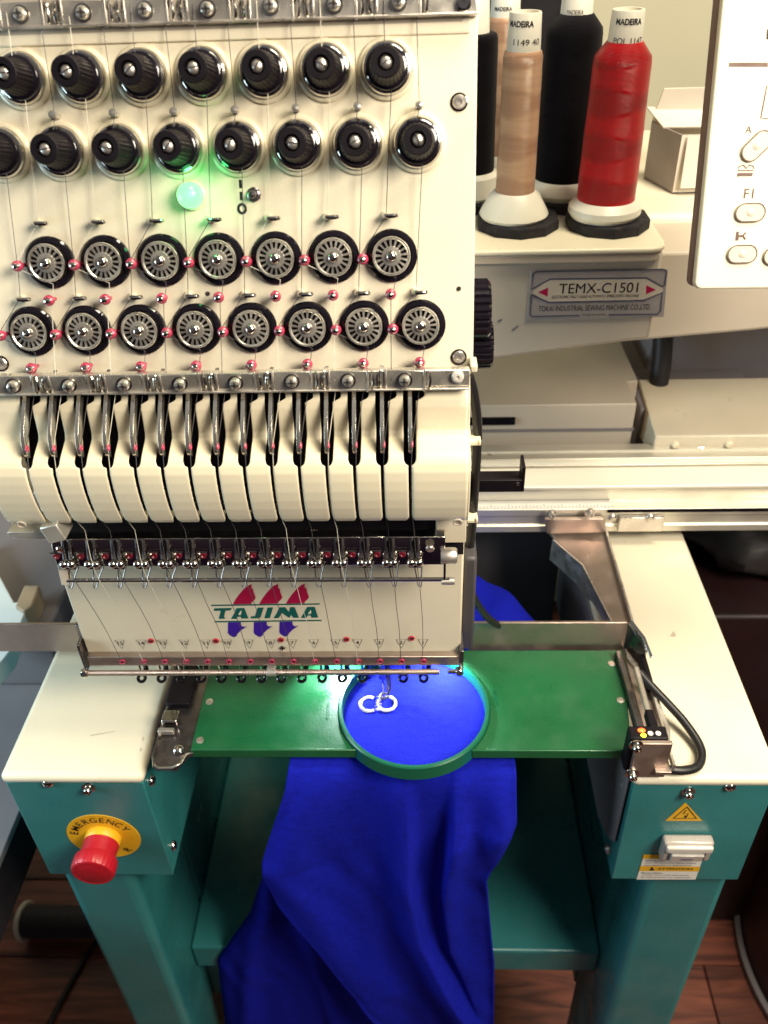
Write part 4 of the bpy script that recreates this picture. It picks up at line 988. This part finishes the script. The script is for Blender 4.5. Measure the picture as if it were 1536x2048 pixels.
# ================================================================== GARMENT
ga = empty('blue_garment', (-10, 380, -900)); tag(ga, 'royal blue fleece garment clamped in the hoop and hanging below it', 'garment')
disc = MB(); vs = [HC+V(0, 0, -471)]; fs = []; NR, NA = 16, 72
for j in range(1, NR+1):
    for i in range(NA):
        a = 2*math.pi*i/NA; r = 49.2*j/NR
        x, y = r*math.cos(a), r*math.sin(a)
        zq = -470.6+.35*math.sin(x*.13+1)*math.cos(y*.11)+.5*math.exp(-((x+2+y*.06)/2.2)**2)*max(0, -y-8)/40 - .2*(j == NR)
        vs.append(HC+V(x, y, zq))
fs = [[0, 1+i, 1+(i+1) % NA] for i in range(NA)]
for j in range(NR-1):
    a = 1+j*NA; fs += [[a+i, a+NA+i, a+NA+(i+1) % NA, a+(i+1) % NA] for i in range(NA)]
disc.add(vs, fs); disc.build('hooped_panel', 'fleece', ga, smooth=180)
def tabX(points, Y):
    t = [];
    for px, py in points:
        q = atY(px, py, Y); t.append((-q.z, q.x))
    return t
def sheet(name, Lt, Rt, Yb, ridges, z0, z1, nu=90, nv=120, top=True, wob=0, edge=7):
    b = MB(); vs = []
    for j in range(nv+1):
        t = j/nv; Z = z0+(z1-z0)*t
        xl, xr = lerp_tab(Lt, -Z), lerp_tab(Rt, -Z)
        for i in range(nu+1):
            u = i/nu; X = xl+(xr-xl)*u
            Y = Yb(Z, u)
            for pth, wl_, wr_, amp in ridges:
                c = lerp_tab(pth, -Z); A = lerp_tab(amp, -Z); d = X-c
                Y -= A*math.exp(-(d/(wl_ if d < 0 else wr_))**2)
            e = min(u, 1-u)
            Y += edge*max(0, 1-e/.05)**2
            Y += wob*math.sin(X*.09+Z*.021)*min(1, t*4)+.5*math.sin(X*.21+Z*.05+2*math.sin(Z*.03))*min(1, t*4)
            vs.append(V(X, Y, Z))
    fs = [[j*(nu+1)+i, (j+1)*(nu+1)+i, (j+1)*(nu+1)+i+1, j*(nu+1)+i+1] for j in range(nv) for i in range(nu)]
    b.add(vs, fs); return b.build(name, 'fleece', ga, smooth=180, solid=1.6)
def R_(pts, Y=352): return tabX(pts, Y)
front_l = [(474, -86)]+R_([(572, 1575), (545, 1650), (527, 1705), (529, 1735)], 352)+R_([(560, 1785), (620, 1860), (690, 1955), (765, 2045), (850, 2140)], 362)
front_r = [(474, 62)]+R_([(1032, 1545), (1032, 1630), (1015, 1668), (972, 1755)], 352)+R_([(980, 1850), (985, 1900), (985, 2048), (990, 2200)], 374)
front_r[-4:] = sorted(front_r[-4:])
yb = lambda Z, u: (352+30*max(0, (Z+480)/6)**1.0 if Z > -480 else 352+ (-480-Z)*.045)
def ybF(Z, u):
    t = -Z-474
    return 350.5+20*math.exp(-t/9.0)+t*.045
rid = [(R_([(800, 1540), (812, 1620), (815, 1760), (840, 1870), (905, 2000), (970, 2100)], 355), 15, 6, [(474, 0), (500, 6), (600, 14), (800, 20), (1000, 22)]),
       (R_([(912, 1560), (908, 1640), (888, 1780), (900, 1900), (960, 2050)], 355), 4.0, 13, [(474, 0), (510, 5), (560, 16), (640, 13), (800, 6), (1000, 5)]),
       (R_([(1000, 1540), (1005, 1620), (975, 1720), (960, 1800)], 355), 16, 10, [(474, 0), (510, 9), (545, 16), (600, 6), (700, 0), (1000, 0)]),
       (R_([(620, 1540), (590, 1640), (560, 1720), (630, 1840), (740, 2000)], 355), 20, 26, [(474, 0), (520, 8), (590, 16), (700, 14), (1000, 14)])]
sheet('front_drape', front_l, front_r, ybF, rid, -474, -1010, 120, 140, edge=-2.5)
back_l = [(560, -88), (590, -104)]+R_([(527, 1745), (500, 1830), (432, 1930), (440, 1990), (447, 2048), (455, 2200)], 392)
back_r = [(560, 30), (700, 40), (900, 50), (1050, 55)]
ridb = [(R_([(540, 1800), (500, 1900), (490, 2048)], 392), 10, 12, [(560, 0), (700, 6), (1000, 10)]), (R_([(600, 1800), (640, 1950), (690, 2100)], 392), 8, 12, [(560, 0), (700, 5), (1000, 9)])]
sheet('back_drape', back_l, back_r, lambda Z, u: 388+(-560-Z)*.008, ridb, -560, -1030, 70, 80)
# part lying behind the hoop
bk = MB(); vs = []; nu, nv = 40, 40
for j in range(nv+1):
    v = j/nv; Y = 436+v*142
    hw = 116*math.sqrt(max(0.02, 1-(v*.98)**2.6)); cx = -6
    for i in range(nu+1):
        u = i/nu*2-1; X = cx+u*hw
        Zq = -476-30*abs(u)**6-10*v**3+3*math.sin(X*.07+v*3)+2*math.sin(X*.16-v*6)
        vs.append(V(X, Y, Zq))
bk.add(vs, [[j*(nu+1)+i, j*(nu+1)+i+1, (j+1)*(nu+1)+i+1, (j+1)*(nu+1)+i] for j in range(nv) for i in range(nu)])
bk.build('rear_drape', 'fleece', ga, smooth=180, solid=1.6)
# the fabric passes under the ring to the front edge
uf = MB(); vs = []
for j in range(9):
    y = 394-j*2.6
    for i in range(31):
        u = i/30; xl, xr = -86-(1-j/8)*4, 62+(1-j/8)*4
        vs.append(V(xl+(xr-xl)*u, y+3, -475.5-(.5 if j < 8 else 1.5)))
uf.add(vs, [[j*31+i, j*31+i+1, (j+1)*31+i+1, (j+1)*31+i] for j in range(8) for i in range(30)])
uf.build('under_panel', 'fleece', ga, smooth=180, solid=1.2)
# white satin-stitch lettering
st = MB()
def satin(cx, cy, r, a0, a1, wd, n):
    for i in range(n):
        a = R(a0+(a1-a0)*i/(n-1))+random.uniform(-.02, .02); r0 = r-wd/2+random.uniform(-.32, .32); r1 = r+wd/2+random.uniform(-.32, .32)
        d = V(math.cos(a), math.sin(a), 0); c = V(cx, cy, -469.9)
        st.tube([c+d*r0+V(0, 0, -.4), c+d*(r0+.4)+V(0, 0, .35), c+d*r+V(0, 0, .6), c+d*(r1-.4)+V(0, 0, .35), c+d*r1+V(0, 0, -.4)], .24, 5)
qa = atZ(741, 1408, -470); qb = atZ(771.5, 1406.5, -470)
satin(qa.x-1.0, qa.y, 6.2, 62, 300, 1.9, 100); satin(qb.x+.6, qb.y, 6.3, -150, 70, 1.9, 80); satin(qb.x+.6, qb.y, 6.3, 76, 205, .8, 26)
for i in range(26):
    x = (qa.x+qb.x)/2+random.uniform(-1.2, 1.4); y = qa.y-6+i*.5
    st.tube([V(x-1.2, y, -470), V(x, y+.3, -469.4), V(x+1.2, y+.5, -470)], .2, 4)
tag(st.build('stitching', 'thread_white', ga, smooth=60), kind='stuff')
# ================================================================== THREAD STAND AND CONES
ts = empty('thread_stand', (100, 700, -226)); tag(ts, 'cream rear tray with black foam pads carrying the tall thread cones', 'thread stand')
o_ = [(-60, 602.5)]
for a in range(-90, 1, 15): o_.append((170+7*math.cos(R(a)), 604.5+7*math.sin(R(a))))
o_ = [(-60, 597.5), (166, 597.5), (172, 599.5), (176, 604), (177.5, 612), (177.5, 860), (-60, 860)]
MB().prism([V(x, y, -225.6) for x, y in o_], V(0, 0, 4.0)).build('tray', 'cream', ts, bevel=1.5, seg=3)
MB().prism([V(x, y, -232) for x, y in ((-60, 598.5), (165, 598.5), (171, 600.5), (175, 605), (176, 612), (176, 640), (170, 640), (-60, 603))], V(0, 0, 6.3)).build('tray_lip', 'cream_grey', ts, bevel=1)
MB().box((178, 690, -300), (420, 960, -229)).build('side_deck', 'cream', ts, bevel=8, seg=4)
def octo(c, r, h):
    return MB().lathe([(r, 0), (r, h-1), (r-1.2, h), (0, h)], 10, c=c)
def cone(name, P, kind, label, thread, rb, rt, rbase, hgt=128, conical=False, base=13, words=(), ring_=True):
    """thread cone standing at P: white flared base, wound body, printed core on top"""
    c = empty(name, P); tag(c, label, 'thread cone', 'thread cones on the rear stand')
    if conical: bp = [(rbase-1.5, 0), (rbase, 2.5), (rbase-1, 5), (rb+4, 16), (rb+.6, 19), (0, 19)]; z0 = 18.5
    else: bp = [(rbase-2.5, 0), (rbase, 4), (rbase-.5, 8), (rb+1.2, 12), (rb, 13), (0, 13)]; z0 = 11.5
    sub_part('cone_base', MB().lathe(bp, 48), 'cone_white', c)
    zt = hgt-22
    if conical: wp = [(rb*.6, z0), (rb, z0+.6), (rb*.985, z0+12), (rt*1.0, zt-4), (rt*.93, zt-1), (rt*.8, zt)]
    else: wp = [(rb*.7, z0), (rb, z0+1), (rb, z0+20), (rt, zt-9), (rt*.97, zt-5), (rt*.62, zt+3.5), (rt*.5, zt+4)]
    nseg = 40; full = []
    for (r0, a0), (r1, a1) in zip(wp, wp[1:]):
        kk = max(1, int((a1-a0)/4)); full += [(r0+(r1-r0)*t/kk+random.uniform(-.1, .1), a0+(a1-a0)*t/kk) for t in range(kk)]
    full.append(wp[-1]); sub_part('wound_thread', MB().lathe(full, 56), thread, c, smooth=60)
    sub_part('core', MB().lathe([(11.6, zt-6), (10.6, hgt-.6), (10.2, hgt), (8.6, hgt), (8.4, hgt-4), (0, hgt-4)], 40), 'cone_white', c)
    # print on the core, wrapped round it
    for s_, zr, hh, ang, wdeg, bd in words:
        cu = bpy.data.curves.new('t', 'FONT'); cu.body = s_; cu.align_x = 'CENTER'; cu.align_y = 'CENTER'; cu.offset = bd
        tmp = bpy.data.objects.new('t', cu); col.objects.link(tmp)
        me = bpy.data.meshes.new_from_object(tmp.evaluated_get(bpy.context.evaluated_depsgraph_get())); bpy.data.objects.remove(tmp)
        bm = bmesh.new(); bm.from_mesh(me); bmesh.ops.triangulate(bm, faces=bm.faces); bmesh.ops.subdivide_edges(bm, edges=bm.edges, cuts=1); bm.to_mesh(me); bm.free()
        ys = [v.co.y for v in me.vertices]; xs = [v.co.x for v in me.vertices]; my = (min(ys)+max(ys))/2; sy = hh/(max(ys)-min(ys)); sx = R(wdeg)/(max(xs)-min(xs))
        for v in me.vertices:
            zq = hgt-zr+(v.co.y-my)*sy; rr = 11.6+(10.6-11.6)*(zq-zt+6)/(hgt-zt+6)+.18; a = R(ang)+v.co.x*sx
            v.co = Vector((rr*math.cos(a), rr*math.sin(a), zq))/1000
        me.materials.clear(); me.materials.append(MATS['ink']); me.name = 'core_print'
        o = bpy.data.objects.new('core_print', me); col.objects.link(o); o.parent = c
    return c
TZ = -221.5
def pad(P, r=31): octo(V(P.x, P.y, TZ), r, 8).build('foam_pad', 'foam', ts, bevel=.6)
CB = TZ+8
cones = [
 ('thread_cone', atZ(1207, 431, CB), 'cone', 'bright red thread cone on a white base, nearest the control panel', 'wound_red', 20.8, 19.2, 26.5, 133, False, [('MADEIRA', 6.0, 3.6, -96, 92, .03), ('POL 1147', 17, 3.6, -90, 105, 0)]),
 ('thread_cone', atZ(1027, 432, CB), 'cone', 'shiny tan thread cone with wide white flared base in front', 'wound_tan', 14.2, 13.2, 25.5, 133, True, [('MADEIRA', 6.0, 3.6, -112, 92, .03), ('1149 40', 16.5, 3.6, -88, 95, 0)]),
 ('thread_cone', atZ(1120, 388, CB), 'cone', 'thick black thread cone between the tan and red cones', 'wound_black', 21, 20, 26, 143, False, [('60 40', 6.0, 3.4, -100, 60, .02), ('MADEIRA', 16.5, 2.8, -105, 60, 0)]),
 ('thread_cone', atZ(995, 352, CB), 'cone', 'pale tan thread cone half hidden behind the shiny tan one', 'wound_tan', 14.2, 13.2, 25.5, 140, True, [('MADEIRA', 16.5, 2.8, -105, 70, .02)]),
 ('thread_cone', atZ(938, 388, CB), 'cone', 'black thread cone mostly hidden behind the head\'s right edge', 'wound_black', 19, 18, 26, 136, True, []),
]
for nm, P, kd, lb_, th_, rb, rt, rbs, hg, con, words in cones:
    cone(nm, P, kd, lb_, th_, rb, rt, rbs, hg, con, words=words)
    P2 = P+V(3.5, 2, 0); pad(P2, 31)
# dark panel standing behind the cones
o = MB().box((40, 860, -226), (152, 885, 200)).build('dark_board', 'black_matte', None, bevel=2); tag(o, 'tall black board standing behind the thread cones', 'board')
# small open carton
bx = empty('carton', atZ(1350, 370, -228)); tag(bx, 'small open white carton on the deck behind the control panel', 'carton')
c0_ = atZ(1345, 386, -228); 
x0, y0, zb = c0_.x, c0_.y, -228.5
ht, wd, dp = 46, 60, 46
def quad(name, pts, m_, par): return MB().add(pts, [[0, 1, 2, 3]]).build(name, m_, par, solid=1.2, smooth=0)
lf = V(-14, dp, 0)                          # the carton stands turned
quad('front_wall', [V(x0, y0, zb), V(x0+wd, y0, zb), V(x0+wd, y0, zb+ht), V(x0, y0, zb+ht)], 'box_card', bx)
quad('left_wall', [V(x0, y0, zb), V(x0, y0, zb+ht), V(x0, y0, zb+ht)+lf, V(x0, y0, zb)+lf], 'box_card_dark', bx)
quad('back_wall', [V(x0, y0, zb)+lf, V(x0+wd, y0, zb)+lf, V(x0+wd, y0, zb+ht)+lf, V(x0, y0, zb+ht)+lf], 'box_card', bx)
quad('bottom', [V(x0, y0, zb+1), V(x0+wd, y0, zb+1), V(x0+wd, y0, zb+1)+lf, V(x0, y0, zb+1)+lf], 'box_card_dark', bx)
quad('front_flap', [V(x0+4, y0-1.5, zb+ht-1), V(x0+wd, y0-1.5, zb+ht-1), V(x0+wd, y0-5, zb+6), V(x0+4, y0-5, zb+6)], 'box_card', bx)
quad('back_flap', [V(x0, y0, zb+ht)+lf, V(x0+wd, y0, zb+ht)+lf, V(x0+wd+4, y0-8, zb+ht+27)+lf, V(x0+4, y0-8, zb+ht+27)+lf], 'box_card', bx)
quad('lid_flap', [V(x0-2, y0-2, zb+ht+1)+lf*.55, V(x0+wd, y0-2, zb+ht+1)+lf*.5, V(x0+wd, y0, zb+ht+10)+lf, V(x0-6, y0, zb+ht+12)+lf], 'box_card', bx)
# ================================================================== CONTROL PANEL
A = atY(1388, 579, 430); B = atX(1445, 0, A.x)
CP = Plane(A, (1, 0, 0), (B-A))
cp_ = empty('control_panel', A); tag(cp_, 'cream control panel with grey oval keys at the right edge', 'control panel')
pts = [(3.5, 0)]; W_, H_ = 150, 210
ol = [(W_, -1.0), (W_, H_), (0, H_)]+[(4-4*math.sin(R(a)), 4-4*math.cos(R(a))) for a in range(90, -1, -15)]
MB().prism([CP.at(a, c, 0) for a, c in ol], -CP.n*5).build('panel_face', 'panel_white', cp_, bevel=1.0)
MB().prism([CP.at(a-.6, c+.6, -5.0) for a, c in ol], -CP.n*9).build('panel_body', 'panel_edge', cp_, bevel=1.5)
decal('panel_groove', CP, [[(1458, 125), (1536, 125), (1536, 134), (1457, 134)]], 'outline', cp_, .05)
KP = (('A', None),)
def key(px, py, wmm, hmm, rot, cap='button_face'):
    c = CP.on(px, py, .3); b = MB(); oc = []
    r = hmm/2; l = wmm/2-r
    for a in range(-90, 91, 15): oc.append((l+r*math.cos(R(a)), r*math.sin(R(a))))
    for a in range(90, 271, 15): oc.append((-l+r*math.cos(R(a)), r*math.sin(R(a))))
    rr = Matrix.Rotation(rot, 2)
    P = [c+CP.u*(rr @ Vector(p)).x+CP.v*(rr @ Vector(p)).y for p in oc]
    o = MB().prism(P, CP.n*.8).build('key', cap, cp_, bevel=.3)
    MB().strip([p+CP.n*.95 for p in P], .55, CP, closed=True).build('key_outline', 'outline', o, smooth=0)
    cc = c+CP.n*.8
    MB().lathe([(2.6, -.3), (2.0, .1), (0, .3)], 20, c=cc, ax=CP.n).build('key_dome', 'button_face', o)
    return o
key(1500, 425, 14.5, 8.6, 0); key(1484, 508, 14.5, 8.6, 0); key(1513, 292, 16, 8.6, R(45)); key(1556, 512, 14.5, 8.6, 0)
text('key_text', 'A', CP, 1497.5, 259, 3.2, 'outline', cp_); text('key_text', 'F1', CP, 1498, 387, 4.6, 'outline', cp_)
ic = MB(); ic.strip([CP.on(x, y, .25) for x, y in ((1477, 341), (1478, 333), (1487, 330), (1493, 337), (1499, 330), (1508, 333), (1507, 341))], .5, CP, closed=True)
ic.poly([CP.on(x, y, .25) for x, y in ((1475, 346), (1506, 345.5), (1505, 352), (1474.5, 352.5))])
ic.poly([CP.on(x, y, .25) for x, y in ((1473, 463), (1478, 463), (1477, 481), (1471, 481))]); ic.poly([CP.on(x, y, .3) for x, y in ((1477, 470), (1487, 470), (1486, 474), (1477, 474))])
ic.strip([CP.on(x, y, .25) for x, y in ((1492, 465), (1486, 471), (1491, 479))], .9, CP); ic.build('key_symbol', 'outline', cp_, smooth=0)
t = MB(); t.strip([CP.on(x, y, .25) for x, y in ((1545, 170), (1534, 172), (1522, 236), (1545, 238))], .6, CP); t.build('panel_frame', 'outline', cp_, smooth=0)
decal('display_edge', CP, [[(1534, 58), (1560, 50), (1560, 84), (1533, 78)]], 'black_gloss', cp_, .2)
# ================================================================== ROOM THINGS AT THE EDGES
sp_ = empty('thread_spool', (-590, 632, -FLOOR)); tag(sp_, 'dark thread cone with pale rim lying on the wooden floor', 'thread spool')
ax = (V(-480, 628, -1225)-V(-588, 634, -1234)).normalized(); c = V(-588, 634, -1231)
MB().lathe([(0, 0), (26, 0), (28, 2), (28, 5), (26, 7), (0, 7)], 40, c=c, ax=ax).build('spool_rim', 'cone_white', sp_)
MB().lathe([(23, 7), (23, 70), (21, 120), (14, 126), (0, 126)], 40, c=c, ax=ax).build('spool_thread', 'wound_grey', sp_)
fc = [atZ(x, y, -FLOOR+4) for x, y in ((230, 1830), (180, 1900), (140, 1970), (100, 2048), (70, 2120))]
o = MB().tube(spline(fc, 6), 4, 10).build('floor_cable', 'rubber', None); tag(o, 'black cable running along the wooden floor left of the leg', 'cable')
dk = empty('side_desk', (-540, 600, -FLOOR)); tag(dk, 'grey side desk with a thick black edge left of the machine', 'desk')
MB().box((-900, 200, -640), (-340, 640, -633)).build('desk_top', 'grey_paint', dk, bevel=1)
MB().box((-900, 202, -690), (-341, 638, -640.2)).build('desk_frame', 'black_matte', dk, bevel=1)
MB().box((-900, 230, -FLOOR), (-640, 620, -690.2)).build('desk_pedestal', 'dark_grey', dk, bevel=2)
gb = MB().box((-520, 560, -632.8), (-345, 900, -560)).build('grey_cabinet', 'grey_paint', None, bevel=3); tag(gb, 'grey metal cabinet behind the left arm', 'cabinet')
MB().box((-300, 560, -FLOOR), (-286, 900, -500)).build('cabinet_side', 'grey_paint', gb, bevel=1)
pw = MB().prism([atZ(x, y, -540) for x, y in ((-40, 1080), (28, 1205), (60, 1198), (20, 1302), (-20, 1350), (-60, 1350))], V(0, 0, -19.8)).build('white_tray', 'paper_cool', None, bevel=1); tag(pw, 'bright white tray at the left edge under the steel bar', 'tray')
tb = MB().prism([atZ(x, y, -536) for x, y in ((30, 1212), (48, 1170), (79, 1170), (64, 1210), (46, 1222))], V(0, 0, -23.8)).build('tan_block', 'tan_wood', None, bevel=1.5); tag(tb, 'small tan block beside the white tray at the left edge', 'block')
dr = empty('round_bin', (691, 600, -FLOOR)); tag(dr, 'large round dark brown bin standing on the floor at right', 'bin')
MB().lathe([(232, 12), (236, 300), (240, 520), (236, 530), (228, 526), (224, 40), (0, 40)], 96, c=(691, 600, -FLOOR)).build('bin_wall', 'chocolate', dr)
MB().lathe([(238, 0), (240, 4), (240, 14), (234, 18), (232, 0)], 96, c=(691, 600, -FLOOR)).build('bin_rim', 'grey_paint', dr)
ck = MB().box((275, 660, -FLOOR), (700, 1000, -640)).build('added_dark_chest', 'chocolate', None, bevel=4); tag(ck, 'dark brown chest added to darken the space behind the right arm', 'chest')  # added dark body, keeps the background right of the arm dark
bag = MB(); vs = []; nA, nB = 40, 24
for j in range(nB+1):
    for i in range(nA):
        a = 2*math.pi*i/nA; t = j/nB
        r = math.sin(math.pi*min(.999, .12+.88*t)/1.0)**.6 if t > 0 else .6
        k = 1+.10*math.sin(3*a+5*t)+.07*math.sin(7*a-9*t)+.05*math.sin(11*a+13*t)
        vs.append(V(395+105*r*k*math.cos(a), 770+80*r*k*math.sin(a), -639+115*t+6*math.sin(4*a+6*t)*t))
bag.add(vs, [[j*nA+i, j*nA+(i+1) % nA, (j+1)*nA+(i+1) % nA, (j+1)*nA+i] for j in range(nB) for i in range(nA)]+[list(range(nA))[::-1]])
o = bag.build('plastic_bag', 'bag', None, smooth=50); tag(o, 'crumpled dark grey plastic bag on the chest behind the beam', 'bag')
